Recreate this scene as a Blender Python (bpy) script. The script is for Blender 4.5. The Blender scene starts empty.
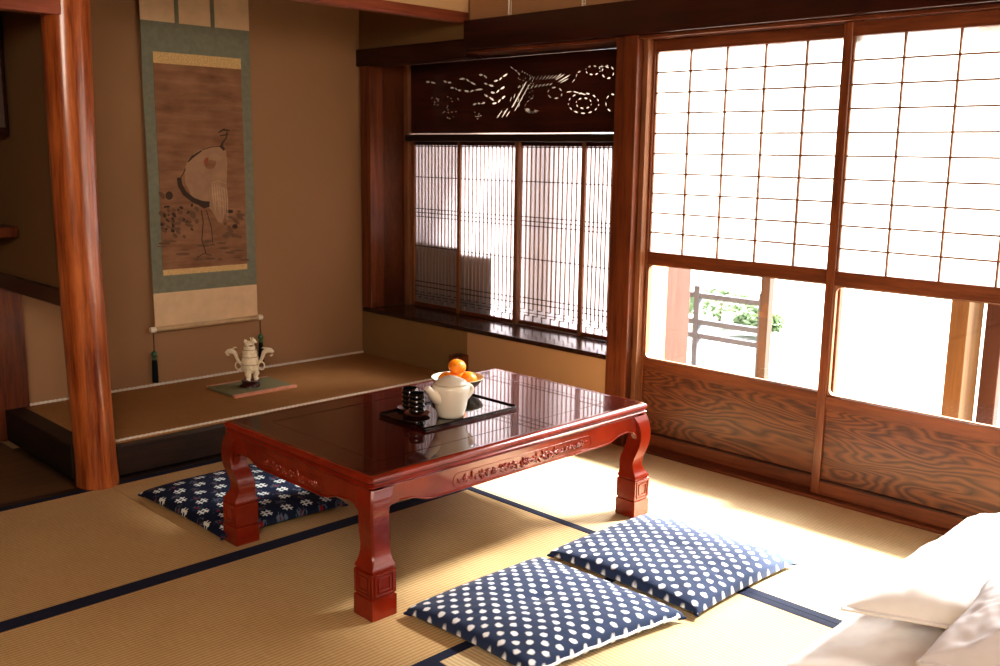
import bpy, bmesh, math, random
import numpy as np
from mathutils import Vector, Matrix
PI = math.pi
sc = bpy.context.scene
COL = sc.collection
random.seed(7)

# ------------------------------------------------------------------ camera
CAM = Vector((-3.30309, -2.60472, 1.23348))
RX = Vector((0.71214883, -0.70188473, 0.01420781))
UP = Vector((0.11597214, 0.13758004, 0.98367789))
FW = Vector((0.69238321, 0.69887735, -0.17937654))
FPX = 988.768
def at(px, py, ax, val):
    """where the sight line through a photo pixel meets the plane axis = val (used once, to lay things out in metres)"""
    d = FW + RX * ((px - 500) / FPX) - UP * ((py - 333) / FPX)
    i = 'XYZ'.index(ax)
    return CAM + d * ((val - CAM[i]) / d[i])
cam_d = bpy.data.cameras.new('camera'); cam = bpy.data.objects.new('camera', cam_d); COL.objects.link(cam)
cam.matrix_world = Matrix(((RX.x, UP.x, -FW.x, CAM.x), (RX.y, UP.y, -FW.y, CAM.y), (RX.z, UP.z, -FW.z, CAM.z), (0, 0, 0, 1)))
cam_d.sensor_width = 36; cam_d.lens = FPX * 36 / 1000; cam_d.clip_start = 0.05
cam_d.dof.use_dof = True; cam_d.dof.focus_distance = 3.3; cam_d.dof.aperture_fstop = 5.0
sc.camera = cam

# ------------------------------------------------------------------ materials
def newmat(name):
    m = bpy.data.materials.new(name); m.use_nodes = True
    nt = m.node_tree; nt.nodes.clear()
    out = nt.nodes.new('ShaderNodeOutputMaterial')
    return m, nt, out
def N(nt, typ, **kw):
    n = nt.nodes.new(typ)
    for k, v in kw.items():
        if k == 'inp':
            for a, b in v.items(): n.inputs[a].default_value = b
        else: setattr(n, k, v)
    return n
def c4(c): return (c[0], c[1], c[2], 1)
def ramp(nt, fac, stops):
    r = N(nt, 'ShaderNodeValToRGB'); e = r.color_ramp.elements
    while len(e) < len(stops): e.new(0.5)
    for i, (p, c) in enumerate(stops): e[i].position = p; e[i].color = c4(c)
    nt.links.new(fac, r.inputs[0]); return r.outputs[0]
def mixc(nt, fac, a, b, mode='MIX'):
    m = N(nt, 'ShaderNodeMix', data_type='RGBA', blend_type=mode)
    for s, v in ((m.inputs[0], fac), (m.inputs[6], a), (m.inputs[7], b)):
        if hasattr(v, 'is_output'): nt.links.new(v, s)
        elif isinstance(v, (int, float)): s.default_value = v
        else: s.default_value = c4(v)
    return m.outputs[2]
def math_(nt, op, a, b=None, c=None):
    m = N(nt, 'ShaderNodeMath', operation=op)
    for i, v in enumerate((a, b, c)):
        if v is None: continue
        if hasattr(v, 'is_output'): nt.links.new(v, m.inputs[i])
        else: m.inputs[i].default_value = v
    return m.outputs[0]
def coords(nt, scale=(1, 1, 1), rot=(0, 0, 0), uv=False):
    t = N(nt, 'ShaderNodeTexCoord'); mp = N(nt, 'ShaderNodeMapping')
    mp.inputs['Scale'].default_value = scale; mp.inputs['Rotation'].default_value = rot
    nt.links.new(t.outputs['UV' if uv else 'Object'], mp.inputs[0]); return mp.outputs[0]
def noise(nt, vec, scale=5, detail=4, rough=.55, dist=0):
    n = N(nt, 'ShaderNodeTexNoise', inp={'Scale': scale, 'Detail': detail, 'Roughness': rough, 'Distortion': dist})
    nt.links.new(vec, n.inputs[0]); return n.outputs[0]
def bsdf(nt, out, color, rough=.5, spec=.5, coat=0, coat_rough=.05, bump=None, bstr=.3, bdist=.002, trans=0, sheen=0, metal=0):
    b = N(nt, 'ShaderNodeBsdfPrincipled')
    if hasattr(color, 'is_output'): nt.links.new(color, b.inputs['Base Color'])
    else: b.inputs['Base Color'].default_value = c4(color)
    if hasattr(rough, 'is_output'): nt.links.new(rough, b.inputs['Roughness'])
    else: b.inputs['Roughness'].default_value = rough
    b.inputs['Specular IOR Level'].default_value = spec
    b.inputs['Coat Weight'].default_value = coat; b.inputs['Coat Roughness'].default_value = coat_rough
    b.inputs['Sheen Weight'].default_value = sheen; b.inputs['Metallic'].default_value = metal
    if bump is not None:
        bp = N(nt, 'ShaderNodeBump', inp={'Strength': bstr, 'Distance': bdist})
        nt.links.new(bump, bp.inputs['Height']); nt.links.new(bp.outputs[0], b.inputs['Normal'])
    nt.links.new(b.outputs[0], out.inputs[0]); return b
def plain(name, color, rough=.5, spec=.5, coat=0, var=.12, vscale=20, bstr=.1, **kw):
    m, nt, out = newmat(name)
    n = noise(nt, coords(nt), vscale, 5)
    lo = tuple(x * (1 - var) for x in color); hi = tuple(min(1, x * (1 + var)) for x in color)
    bsdf(nt, out, ramp(nt, n, [(.3, lo), (.7, hi)]), rough, spec, coat, bump=n, bstr=bstr, **kw)
    return m
def wood(name, dark, light, axis='X', rough=.45, coat=0, fine=60, stretch=14, spec=.4, bstr=.15, big=2.2, coat_rough=.08):
    """straight grained timber running along one object axis"""
    m, nt, out = newmat(name)
    s = [stretch] * 3; s['XYZ'.index(axis)] = 1.0
    v = coords(nt, tuple(s))
    a = noise(nt, v, big, 5, .6, .6)
    b = noise(nt, v, fine / stretch * 2.2, 3, .7)
    f = math_(nt, 'ADD', math_(nt, 'MULTIPLY', a, .65), math_(nt, 'MULTIPLY', b, .35))
    blot = noise(nt, coords(nt), 3.0, 2)
    f2 = math_(nt, 'ADD', f, math_(nt, 'MULTIPLY', math_(nt, 'SUBTRACT', blot, .5), .35))
    c = ramp(nt, f2, [(.33, dark), (.66, light)])
    bsdf(nt, out, c, rough, spec, coat, coat_rough, bump=f, bstr=bstr)
    return m
def figured(name, dark, light, axis='Y', scale=2.0):
    """plain-sawn board with flame figure"""
    m, nt, out = newmat(name)
    s = [6.5, 6.5, 6.5]; s['XYZ'.index(axis)] = 1.0
    v = coords(nt, tuple(s))
    n1 = noise(nt, v, scale * .5, 3, .42, .5)
    w = math_(nt, 'FRACT', math_(nt, 'MULTIPLY', n1, 26.0))
    tri = math_(nt, 'ABSOLUTE', math_(nt, 'SUBTRACT', w, .5))
    s2 = [70, 70, 70]; s2['XYZ'.index(axis)] = 3
    fine = noise(nt, coords(nt, tuple(s2)), 1.0, 3, .7)
    f = math_(nt, 'ADD', math_(nt, 'MULTIPLY', tri, 1.25), math_(nt, 'MULTIPLY', fine, .45))
    c = ramp(nt, f, [(.15, dark), (.5, tuple((a + b) / 2 for a, b in zip(dark, light))), (.85, light)])
    bsdf(nt, out, c, .42, .4, .15, .2, bump=f, bstr=.15)
    return m
def plaster(name, color, var=.06):
    m, nt, out = newmat(name)
    v = coords(nt); n = noise(nt, v, 220, 3, .7); b = noise(nt, v, 1.6, 3)
    lo = tuple(x * (1 - var) for x in color); hi = tuple(x * (1 + var) for x in color)
    c = ramp(nt, b, [(.3, lo), (.7, hi)])
    bsdf(nt, out, c, .92, .1, bump=n, bstr=.25, bdist=.001)
    return m
def rush(name, dark, light, axis='X', pitch=.0125, rough=.6, spec=.3):
    """woven rush: ribs run along the axis, fine reeds across"""
    m, nt, out = newmat(name)
    t = N(nt, 'ShaderNodeTexCoord'); sep = N(nt, 'ShaderNodeSeparateXYZ'); nt.links.new(t.outputs['Object'], sep.inputs[0])
    across = sep.outputs['Y' if axis == 'X' else 'X']
    rib = math_(nt, 'SINE', math_(nt, 'MULTIPLY', across, 2 * PI / pitch))
    rib01 = math_(nt, 'MULTIPLY_ADD', rib, .5, .5)
    s = (420, 18, 1) if axis == 'X' else (18, 420, 1)
    reed = noise(nt, coords(nt, s), 1, 2, .6)
    blot = noise(nt, coords(nt), 3.2, 5, .65)
    f = math_(nt, 'ADD', math_(nt, 'MULTIPLY', rib01, .38), math_(nt, 'ADD', math_(nt, 'MULTIPLY', reed, .42), math_(nt, 'MULTIPLY', blot, .30)))
    c = ramp(nt, f, [(.25, dark), (.85, light)])
    h = math_(nt, 'ADD', math_(nt, 'MULTIPLY', rib01, .7), math_(nt, 'MULTIPLY', reed, .3))
    bsdf(nt, out, c, rough, spec, bump=h, bstr=.35, bdist=.0012)
    return m
def paper(name, color, diff=.35, transl=.5, clear=.15):
    m, nt, out = newmat(name)
    n = noise(nt, coords(nt), 60, 4)
    c = ramp(nt, n, [(.2, tuple(x * .94 for x in color)), (.8, color)])
    d = N(nt, 'ShaderNodeBsdfDiffuse'); tl = N(nt, 'ShaderNodeBsdfTranslucent'); tr = N(nt, 'ShaderNodeBsdfTransparent')
    nt.links.new(c, d.inputs[0]); nt.links.new(c, tl.inputs[0])
    m1 = N(nt, 'ShaderNodeMixShader'); m1.inputs[0].default_value = transl / (diff + transl)
    nt.links.new(d.outputs[0], m1.inputs[1]); nt.links.new(tl.outputs[0], m1.inputs[2])
    m2 = N(nt, 'ShaderNodeMixShader'); m2.inputs[0].default_value = clear
    nt.links.new(m1.outputs[0], m2.inputs[1]); nt.links.new(tr.outputs[0], m2.inputs[2])
    nt.links.new(m2.outputs[0], out.inputs[0]); return m
def glass(name):
    m, nt, out = newmat(name)
    tr = N(nt, 'ShaderNodeBsdfTransparent'); tr.inputs[0].default_value = (.97, .98, .97, 1)
    g = N(nt, 'ShaderNodeBsdfGlossy'); g.inputs['Roughness'].default_value = .02
    lw = N(nt, 'ShaderNodeLayerWeight'); lw.inputs[0].default_value = .5
    fr = math_(nt, 'MULTIPLY_ADD', math_(nt, 'POWER', lw.outputs['Facing'], 5.0), .6, .03)
    mx = N(nt, 'ShaderNodeMixShader'); nt.links.new(fr, mx.inputs[0])
    nt.links.new(tr.outputs[0], mx.inputs[1]); nt.links.new(g.outputs[0], mx.inputs[2])
    nt.links.new(mx.outputs[0], out.inputs[0]); return m
def dotted(name, blue, white, pitch=.042):
    """kasuri cloth: staggered pale spots on indigo, in the cushion's own UV metres"""
    m, nt, out = newmat(name)
    t = N(nt, 'ShaderNodeTexCoord')
    nz = N(nt, 'ShaderNodeTexNoise', inp={'Scale': 55, 'Detail': 2}); nt.links.new(t.outputs['UV'], nz.inputs[0])
    va = N(nt, 'ShaderNodeVectorMath', operation='MULTIPLY_ADD')
    nt.links.new(nz.outputs['Color'], va.inputs[0]); va.inputs[1].default_value = (.011, .011, 0)
    nt.links.new(t.outputs['UV'], va.inputs[2])
    sep = N(nt, 'ShaderNodeSeparateXYZ'); nt.links.new(va.outputs[0], sep.inputs[0])
    u, v = sep.outputs['X'], sep.outputs['Y']
    def spots(ou, ov):
        a = math_(nt, 'SUBTRACT', math_(nt, 'FRACT', math_(nt, 'ADD', math_(nt, 'DIVIDE', u, pitch), ou)), .5)
        b = math_(nt, 'SUBTRACT', math_(nt, 'FRACT', math_(nt, 'ADD', math_(nt, 'DIVIDE', v, pitch * 1.25), ov)), .5)
        a2 = math_(nt, 'MULTIPLY', a, a); b2 = math_(nt, 'MULTIPLY', math_(nt, 'MULTIPLY', b, b), 1.1)
        return math_(nt, 'SQRT', math_(nt, 'ADD', a2, b2))
    d = math_(nt, 'MINIMUM', spots(0, 0), spots(.5, .5))
    c = ramp(nt, d, [(.145, white), (.225, blue)])
    weave = noise(nt, coords(nt, (1, 1, 1), uv=True), 500, 2)
    bsdf(nt, out, mixc(nt, .25, c, mixc(nt, weave, (.4, .4, .4), (1, 1, 1)), 'MULTIPLY'), .8, .2, bump=weave, bstr=.15, bdist=.0008, sheen=.15)
    return m
def igeta(name):
    """dark indigo cloth with white well-frame marks, grey leaves and small red flecks"""
    m, nt, out = newmat(name)
    t = N(nt, 'ShaderNodeTexCoord')
    nz = N(nt, 'ShaderNodeTexNoise', inp={'Scale': 60, 'Detail': 2}); nt.links.new(t.outputs['UV'], nz.inputs[0])
    va = N(nt, 'ShaderNodeVectorMath', operation='MULTIPLY_ADD')
    nt.links.new(nz.outputs['Color'], va.inputs[0]); va.inputs[1].default_value = (.006, .006, 0)
    nt.links.new(t.outputs['UV'], va.inputs[2])
    sep = N(nt, 'ShaderNodeSeparateXYZ'); nt.links.new(va.outputs[0], sep.inputs[0])
    u, v = sep.outputs['X'], sep.outputs['Y']
    def cell(p, ou, ov):
        row = math_(nt, 'FLOOR', math_(nt, 'ADD', math_(nt, 'DIVIDE', v, p), ov))
        sh = math_(nt, 'MULTIPLY', math_(nt, 'MODULO', row, 2), .5)
        a = math_(nt, 'SUBTRACT', math_(nt, 'FRACT', math_(nt, 'ADD', math_(nt, 'ADD', math_(nt, 'DIVIDE', u, p), ou), sh)), .5)
        b = math_(nt, 'SUBTRACT', math_(nt, 'FRACT', math_(nt, 'ADD', math_(nt, 'DIVIDE', v, p), ov)), .5)
        return math_(nt, 'ABSOLUTE', math_(nt, 'MULTIPLY', a, p)), math_(nt, 'ABSOLUTE', math_(nt, 'MULTIPLY', b, p))
    def bar(a, b, off, w, l):
        x = math_(nt, 'LESS_THAN', math_(nt, 'ABSOLUTE', math_(nt, 'SUBTRACT', a, off)), w)
        return math_(nt, 'MULTIPLY', x, math_(nt, 'LESS_THAN', b, l))
    a, b = cell(.078, 0, 0)
    hsh = math_(nt, 'MAXIMUM', bar(a, b, .0085, .0032, .019), bar(b, a, .0075, .0032, .02))
    a2, b2 = cell(.078, .5, .45)
    leafn = noise(nt, coords(nt, uv=True), 55, 1, .5, 2.0)
    leaf = math_(nt, 'MULTIPLY', math_(nt, 'LESS_THAN', math_(nt, 'ADD', a2, b2), .024), math_(nt, 'GREATER_THAN', leafn, .55))
    red = math_(nt, 'MULTIPLY', math_(nt, 'LESS_THAN', math_(nt, 'ADD', a2, b2), .009), math_(nt, 'LESS_THAN', leafn, .5))
    c = mixc(nt, leaf, (.008, .013, .035), (.09, .13, .17))
    c = mixc(nt, red, c, (.25, .015, .02))
    c = mixc(nt, hsh, c, (.62, .66, .64))
    weave = noise(nt, coords(nt, uv=True), 500, 2)
    bsdf(nt, out, c, .8, .2, bump=weave, bstr=.15, bdist=.0008)
    return m

M = {}
M['post_wood'] = wood('red_stained_timber', (.055, .012, .004), (.20, .055, .018), 'Z', .38, .25)
M['round_post'] = wood('polished_round_post', (.13, .018, .004), (.55, .17, .045), 'Z', .30, .5, stretch=16, big=1.8, coat_rough=.15)
M['dark_beam'] = wood('dark_lacquered_beam', (.014, .0015, .0008), (.045, .007, .003), 'Y', .35, .3)
M['red_beam'] = wood('reddish_beam', (.16, .04, .018), (.30, .085, .045), 'X', .45, .2)
M['frame_wood'] = wood('door_frame_timber', (.07, .016, .005), (.20, .058, .019), 'Y', .4, .2)
M['frame_wood_z'] = wood('door_stile_timber', (.08, .02, .006), (.24, .072, .024), 'Z', .4, .2)
M['pale_stile'] = wood('pale_window_stile', (.13, .05, .022), (.32, .14, .065), 'Z', .5)
M['lattice'] = wood('lattice_strips', (.11, .04, .016), (.22, .09, .038), 'Z', .6)
M['lattice_dark'] = wood('dark_lattice_strips', (.02, .006, .003), (.05, .016, .008), 'Z', .6)
M['figured'] = figured('flame_grained_board', (.035, .007, .002), (.165, .048, .014), 'Y')
M['side_board'] = wood('weathered_side_board', (.045, .011, .003), (.15, .045, .012), 'Z', .5, stretch=5, big=1.6)
M['transom_wood'] = wood('dark_red_transom_board', (.030, .005, .0025), (.075, .014, .007), 'Y', .45, .2)
M['bay_slat'] = wood('pale_window_slats', (.30, .19, .13), (.46, .32, .24), 'Z', .6)
M['kamachi'] = wood('dark_alcove_plank', (.012, .006, .005), (.042, .022, .016), 'X', .45, .1)
M['kamachi_y'] = wood('dark_side_plank', (.010, .005, .003), (.03, .016, .009), 'Y', .5)
M['sill'] = wood('polished_sill_board', (.016, .006, .004), (.045, .016, .010), 'Y', .22, .5)
M['wall'] = plaster('brown_earth_plaster', (.345, .205, .112))
M['wall_low'] = plaster('olive_earth_plaster', (.25, .155, .066))
M['wall_tan'] = plaster('tan_plaster', (.46, .28, .15))
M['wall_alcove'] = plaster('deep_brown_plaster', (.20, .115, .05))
M['cream_wall'] = plaster('cream_plaster', (.60, .42, .24))
M['ceiling'] = wood('ceiling_boards', (.16, .08, .035), (.30, .17, .08), 'X', .6)
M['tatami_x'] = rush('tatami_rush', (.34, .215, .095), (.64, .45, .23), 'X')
M['tatami_y_lit'] = rush('tatami_rush_turned_lit', (.40, .29, .15), (.71, .555, .335), 'Y')  # paler than the other rush: daylight from the doors is in the colour
M['toko_mat'] = rush('alcove_rush', (.24, .115, .042), (.46, .25, .105), 'X', .011, .75, .08)
M['heri'] = plain('navy_cloth_border', (.017, .022, .046), .75, .2, vscale=120)
M['braid'] = plain('white_braid', (.70, .64, .55), .8, .2, vscale=200)
M['alcove_board'] = wood('alcove_floor_board', (.10, .055, .025), (.17, .10, .045), 'X', .5)
M['paper'] = paper('shoji_paper', (.46, .45, .42), .35, .55, .44)
M['bay_paper'] = paper('bay_window_paper', (.50, .465, .49), .3, .5, .18)
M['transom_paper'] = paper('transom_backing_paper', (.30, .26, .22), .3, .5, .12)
M['glass'] = glass('window_glass')
M['lacquer'] = plain('red_lacquer', (.20, .017, .004), .26, .4, .55, var=.25, vscale=9, bstr=.02, coat_rough=.06)
M['lacquer_top'] = plain('dark_red_lacquer_top', (.045, .005, .003), .22, .15, .9, var=.2, vscale=6, bstr=.004, coat_rough=.02)
M['lacquer_carve'] = plain('carved_red_lacquer', (.22, .024, .008), .22, .5, .8, var=.3, vscale=60, bstr=.1)
M['tray'] = plain('black_lacquer', (.006, .004, .004), .10, .6, 1.0, var=.1, bstr=.0, coat_rough=.03)
M['black_glaze'] = plain('black_glaze', (.006, .006, .007), .08, .6, 1.0, var=.1, bstr=.0)
M['saucer'] = plain('brown_wood_saucer', (.16, .045, .022), .35, .4, .4)
M['cream_glaze'] = plain('cream_stoneware_glaze', (.80, .73, .60), .28, .5, .6, var=.03, vscale=8, bstr=.01)
M['lid_glaze'] = plain('grey_cream_lid_glaze', (.62, .56, .46), .32, .5, .5, var=.04, vscale=8, bstr=.01)
M['bowl_out'] = plain('olive_bowl_glaze', (.10, .085, .02), .3, .5, .6)
M['bowl_in'] = plain('pale_bowl_glaze', (.55, .52, .36), .3, .5, .6)
M['orange'] = plain('mandarin_skin', (.95, .27, .012), .38, .5, .2, var=.06, vscale=300, bstr=.25)
M['stem'] = plain('green_stem', (.12, .2, .04), .6)
M['ivory'] = plain('carved_ivory', (.85, .76, .57), .45, .4, .1, var=.15, vscale=150, bstr=.5)
M['ivory_dark'] = plain('shadowed_carving', (.30, .22, .12), .5, .3)
M['redwood'] = plain('dark_carved_stand', (.05, .008, .006), .3, .5, .5)
M['mat_green'] = plain('sage_cloth', (.22, .21, .12), .8, .2, vscale=80)
M['brocade'] = plain('pink_brocade', (.62, .30, .20), .7, .2, var=.4, vscale=260)
M['silk_green'] = plain('sage_green_silk', (.21, .215, .155), .75, .25, var=.1, vscale=40)
M['silk_cream'] = plain('cream_silk', (.68, .50, .31), .75, .25, var=.07, vscale=14)
M['silk_gold'] = plain('gold_flecked_silk', (.62, .43, .20), .7, .3, var=.25, vscale=140)
M['bone'] = plain('bone_roller_end', (.82, .74, .60), .4)
M['roller'] = plain('cream_roller', (.50, .36, .20), .5)
M['jade'] = plain('green_bead', (.03, .12, .05), .3, .5, .5)
M['tassel'] = plain('dark_tassel', (.006, .012, .010), .8, .2)
M['cord'] = plain('dark_cord', (.02, .012, .01), .8)
M['bed'] = plain('white_cotton', (.76, .74, .74), .85, .15, var=.02, vscale=30, bstr=.12, sheen=.2)
M['bed_shaded'] = plain('shaded_cotton', (.56, .53, .54), .85, .15, var=.03, vscale=30, bstr=.12)  # white cotton greyed: shade on the front pillow put into the colour
M['dots'] = dotted('spotted_indigo_cloth', (.020, .036, .088), (.80, .82, .84), .046)
M['indigo'] = plain('indigo_cloth', (.015, .028, .075), .8, .2, vscale=100)
M['piping'] = plain('white_cushion_edge', (.8, .8, .82), .8)
M['igeta'] = igeta('patterned_navy_cloth')
M['ink'] = plain('ink_strokes', (.055, .03, .018), .8)
M['ink_soft'] = plain('faded_ink_wash', (.16, .085, .045), .8)
M['crane_white'] = plain('faded_white_paint', (.36, .215, .125), .8)
M['crane_line'] = plain('pale_feather_paint', (.48, .32, .20), .8)
M['crane_red'] = plain('faded_red_paint', (.30, .09, .05), .8)
M['engawa'] = wood('veranda_boards', (.20, .12, .06), (.38, .26, .15), 'Y', .5)
M['out_post'] = wood('sunlit_veranda_post', (.09, .042, .012), (.16, .085, .028), 'Z', .55)
M['out_post_red'] = wood('red_veranda_post', (.045, .014, .008), (.085, .032, .02), 'Z', .55)
M['side_pale'] = wood('pale_pinkish_board', (.034, .018, .013), (.052, .030, .022), 'Z', .6)
M['out_post_mid'] = wood('brown_veranda_post', (.05, .03, .02), (.09, .055, .04), 'Z', .6)
M['rail'] = plain('hazy_grey_rail', (.10, .10, .12), .7)  # haze of the glass flare is put into this grey
M['ground'] = plain('pale_gravel', (.25, .25, .23), .9)
M['leaf'] = plain('garden_leaf', (.20, .27, .15), .7, .2, var=.4, vscale=6)  # green lightened to carry the garden haze in its colour
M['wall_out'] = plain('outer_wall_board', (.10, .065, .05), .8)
# the aged painting ground
def painting_mat():
    m, nt, out = newmat('aged_silk_painting')
    v = coords(nt, (6, 1, 40)); a = noise(nt, v, .8, 4, .6)
    b = noise(nt, coords(nt), 5, 4, .6)
    f = math_(nt, 'ADD', math_(nt, 'MULTIPLY', a, .55), math_(nt, 'MULTIPLY', b, .45))
    c = ramp(nt, f, [(.32, (.17, .083, .045)), (.68, (.36, .195, .108))])
    bsdf(nt, out, c, .75, .2); return m
M['painting'] = painting_mat()

# ------------------------------------------------------------------ mesh building
class MB:
    def __init__(s): s.v = []; s.f = []; s.uv = {}
    def add(s, verts, faces, uvs=None):
        b = len(s.v); s.v += [tuple(p) for p in verts]; s.f += [tuple(i + b for i in f) for f in faces]
        if uvs:
            for i, q in enumerate(uvs): s.uv[b + i] = q
        return s
    def box(s, x0, x1, y0, y1, z0, z1):
        x0, x1 = sorted((x0, x1)); y0, y1 = sorted((y0, y1)); z0, z1 = sorted((z0, z1))
        v = [(x, y, z) for x in (x0, x1) for y in (y0, y1) for z in (z0, z1)]
        return s.add(v, [(0, 1, 3, 2), (4, 6, 7, 5), (0, 4, 5, 1), (2, 3, 7, 6), (0, 2, 6, 4), (1, 5, 7, 3)])
    def loft(s, rings, cap=True, closed=True):
        n = len(rings[0]); v = [p for r in rings for p in r]; f = []
        for i in range(len(rings) - 1):
            for j in range(n if closed else n - 1):
                k = (j + 1) % n
                f.append((i * n + j, i * n + k, (i + 1) * n + k, (i + 1) * n + j))
        if cap: f.append(tuple(range(n - 1, -1, -1))); f.append(tuple((len(rings) - 1) * n + j for j in range(n)))
        return s.add(v, f)
    def lathe(s, prof, c=(0, 0, 0), seg=48, cap=True):
        return s.loft([[(c[0] + r * math.cos(2 * PI * j / seg), c[1] + r * math.sin(2 * PI * j / seg), c[2] + z) for j in range(seg)] for r, z in prof], cap)
    def tube(s, pts, r, seg=10, cap=True, flat=1.0):
        pts = [Vector(p) for p in pts]; n = len(pts)
        rs = r if isinstance(r, (list, tuple)) else [r] * n
        rings = []; prev = None
        for i, p in enumerate(pts):
            t = (pts[min(i + 1, n - 1)] - pts[max(i - 1, 0)]).normalized()
            a = prev if prev is not None else (Vector((0, 0, 1)) if abs(t.z) < .9 else Vector((1, 0, 0)))
            a = (a - t * a.dot(t)).normalized(); b = t.cross(a); prev = a
            rings.append([p + a * (rs[i] * math.cos(2 * PI * j / seg)) + b * (rs[i] * flat * math.sin(2 * PI * j / seg)) for j in range(seg)])
        return s.loft(rings, cap)
    def ellipsoid(s, c, r, rot=None, seg=14, rings=8):
        R = rot or Matrix.Identity(3); c = Vector(c); rr = []
        for i in range(rings + 1):
            ph = -PI / 2 + PI * (i + .001) / (rings + .002)
            rr.append([c + R @ Vector((r[0] * math.cos(ph) * math.cos(2 * PI * j / seg), r[1] * math.cos(ph) * math.sin(2 * PI * j / seg), r[2] * math.sin(ph))) for j in range(seg)])
        return s.loft(rr)
    def prism(s, poly, ax, a, b):
        """polygon in the plane normal to ax ('X': (y,z), 'Y': (x,z), 'Z': (x,y)) extruded from a to b"""
        def P(p, d): return {'X': (d, p[0], p[1]), 'Y': (p[0], d, p[1]), 'Z': (p[0], p[1], d)}[ax]
        n = len(poly); v = [P(p, a) for p in poly] + [P(p, b) for p in poly]
        f = [tuple(range(n)), tuple(range(2 * n - 1, n - 1, -1))] + [(i, i + n, (i + 1) % n + n, (i + 1) % n) for i in range(n)]
        return s.add(v, f)
def link(name, mb, m, parent=None, smooth=False, bevel=0, seg=2, sub=0, loc=None, wn=False):
    me = bpy.data.meshes.new(name); me.from_pydata(mb.v, [], mb.f)
    bm = bmesh.new(); bm.from_mesh(me); bmesh.ops.recalc_face_normals(bm, faces=bm.faces); bm.to_mesh(me); bm.free()
    if mb.uv:
        uvl = me.uv_layers.new(name='UVMap')
        for l in me.loops: uvl.data[l.index].uv = mb.uv.get(l.vertex_index, (0, 0))
    me.materials.append(M[m] if isinstance(m, str) else m)
    o = bpy.data.objects.new(name, me); COL.objects.link(o)
    if parent is not None: o.parent = parent
    if loc is not None: o.location = loc
    if smooth:
        for p in me.polygons: p.use_smooth = True
    if bevel:
        b = o.modifiers.new('bevel', 'BEVEL'); b.width = bevel; b.segments = seg; b.limit_method = 'ANGLE'; b.angle_limit = math.radians(35); b.harden_normals = False
    if sub:
        q = o.modifiers.new('sub', 'SUBSURF'); q.levels = sub; q.render_levels = sub
    if wn:
        for p in me.polygons: p.use_smooth = True
        q = o.modifiers.new('normals', 'WEIGHTED_NORMAL'); q.keep_sharp = True; q.weight = 80
    if (smooth or wn) and not sub:
        try: me.set_sharp_from_angle(angle=math.radians(32 if wn else 50))
        except Exception: pass
    return o
def struct(name, mb, m, parent=None, **kw):
    o = link(name, mb, m, parent, **kw)
    if parent is None: o['kind'] = 'structure'
    return o
def thing(name, label, cat, loc=(0, 0, 0), group=None, kind=None):
    o = bpy.data.objects.new(name, None); COL.objects.link(o); o.location = loc; o.empty_display_size = .05
    return tag(o, label, cat, group, kind)
def tag(o, label, cat, group=None, kind=None):
    if label: o['label'] = label
    if cat: o['category'] = cat
    if group: o['group'] = group
    if kind: o['kind'] = kind
    return o
def sroot(name, loc=(0, 0, 0)):
    o = bpy.data.objects.new(name, None); COL.objects.link(o); o.location = loc; o['kind'] = 'structure'; return o
def box(*a): return MB().box(*a)

# ------------------------------------------------------------------ room shell
CEIL = 2.35
# floor slab under the mats
struct('floor', box(-4.7, .12, -3.7, 2.4, -.16, -.055), 'alcove_board')
struct('ceiling', box(-4.7, .12, -3.7, 2.0, CEIL, CEIL + .08), 'ceiling')
struct('wall_left', box(-4.78, -4.7, -3.7, 2.0, -.1, CEIL), 'wall')
struct('wall_rear', box(-4.78, .12, -3.78, -3.7, -.1, CEIL), 'wall')
struct('wall_back', box(-4.7, .30, 1.79, 1.87, -.1, CEIL), 'wall')
# right wall over the doors, beyond the shown pair of doors
struct('wall_right', MB().box(0, .1, -3.7, .0199, 1.80, CEIL).box(0, .1, -3.7, -3.62, -.1, 1.80), 'cream_wall')
# alcove end wall: strip above the bay, strip below the bay sill
struct('wall_alcove', MB().box(-.03, .05, .93, 1.79, 1.75, CEIL).box(-.029, .05, .93, 1.79, -.05, .362), 'wall_low')
struct('wall_bay', MB().box(-.03, .05, .02, .929, -.05, .362).box(-.03, .05, .02, .929, 1.83, CEIL), 'wall_tan')
# tatami: separate mats with cloth borders.  X-running mats west of the turned ones
def tatami(x0, x1, y0, y1, axis, label, sides):
    t = thing('tatami_mat', label, 'tatami mat', ((x0 + x1) / 2, (y0 + y1) / 2, -.055), 'straw mats laid edge to edge on the floor')
    hx, hy = (x1 - x0) / 2 - .0006, (y1 - y0) / 2 - .0006
    link('mat_body', box(-hx, hx, -hy, hy, 0, .055), 'tatami_x' if axis == 'X' else 'tatami_y_lit', t, bevel=.002)
    w = .030
    for s in sides:
        if axis == 'X': b = box(-hx, hx, s * hy, s * (hy - w), .045, .0562)
        else: b = box(s * hx, s * (hx - w), -hy, hy, .045, .0562)
        link('cloth_border', b, 'heri', t, bevel=.0006)
    return t
XS = -1.865
tatami(XS - 1.82, XS, .0, .91, 'X', 'straw mat running left from the thin seam beside the round post', (-1, 1))
tatami(XS, -.91 + .865, .0, .91, 'X', 'straw mat with navy cushion and far table legs on it', (-1, 1))
tatami(-.91 - 1.82, -.91, -.91, .0, 'X', 'straw mat under the front left table leg', (-1, 1))
tatami(-4.7, -.91 - 1.82, -.91, .0, 'X', 'straw mat at the left edge of the room in front of the long dark border', (-1, 1))
tatami(-4.7, XS - 1.82, .0, .91, 'X', 'straw mat in the far left corner of the room', (-1, 1))
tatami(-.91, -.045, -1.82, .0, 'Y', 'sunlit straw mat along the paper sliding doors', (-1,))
tatami(-.91, -.045, -3.64, -1.82, 'Y', 'straw mat beneath the white bedding by the doors', (-1,))
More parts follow.
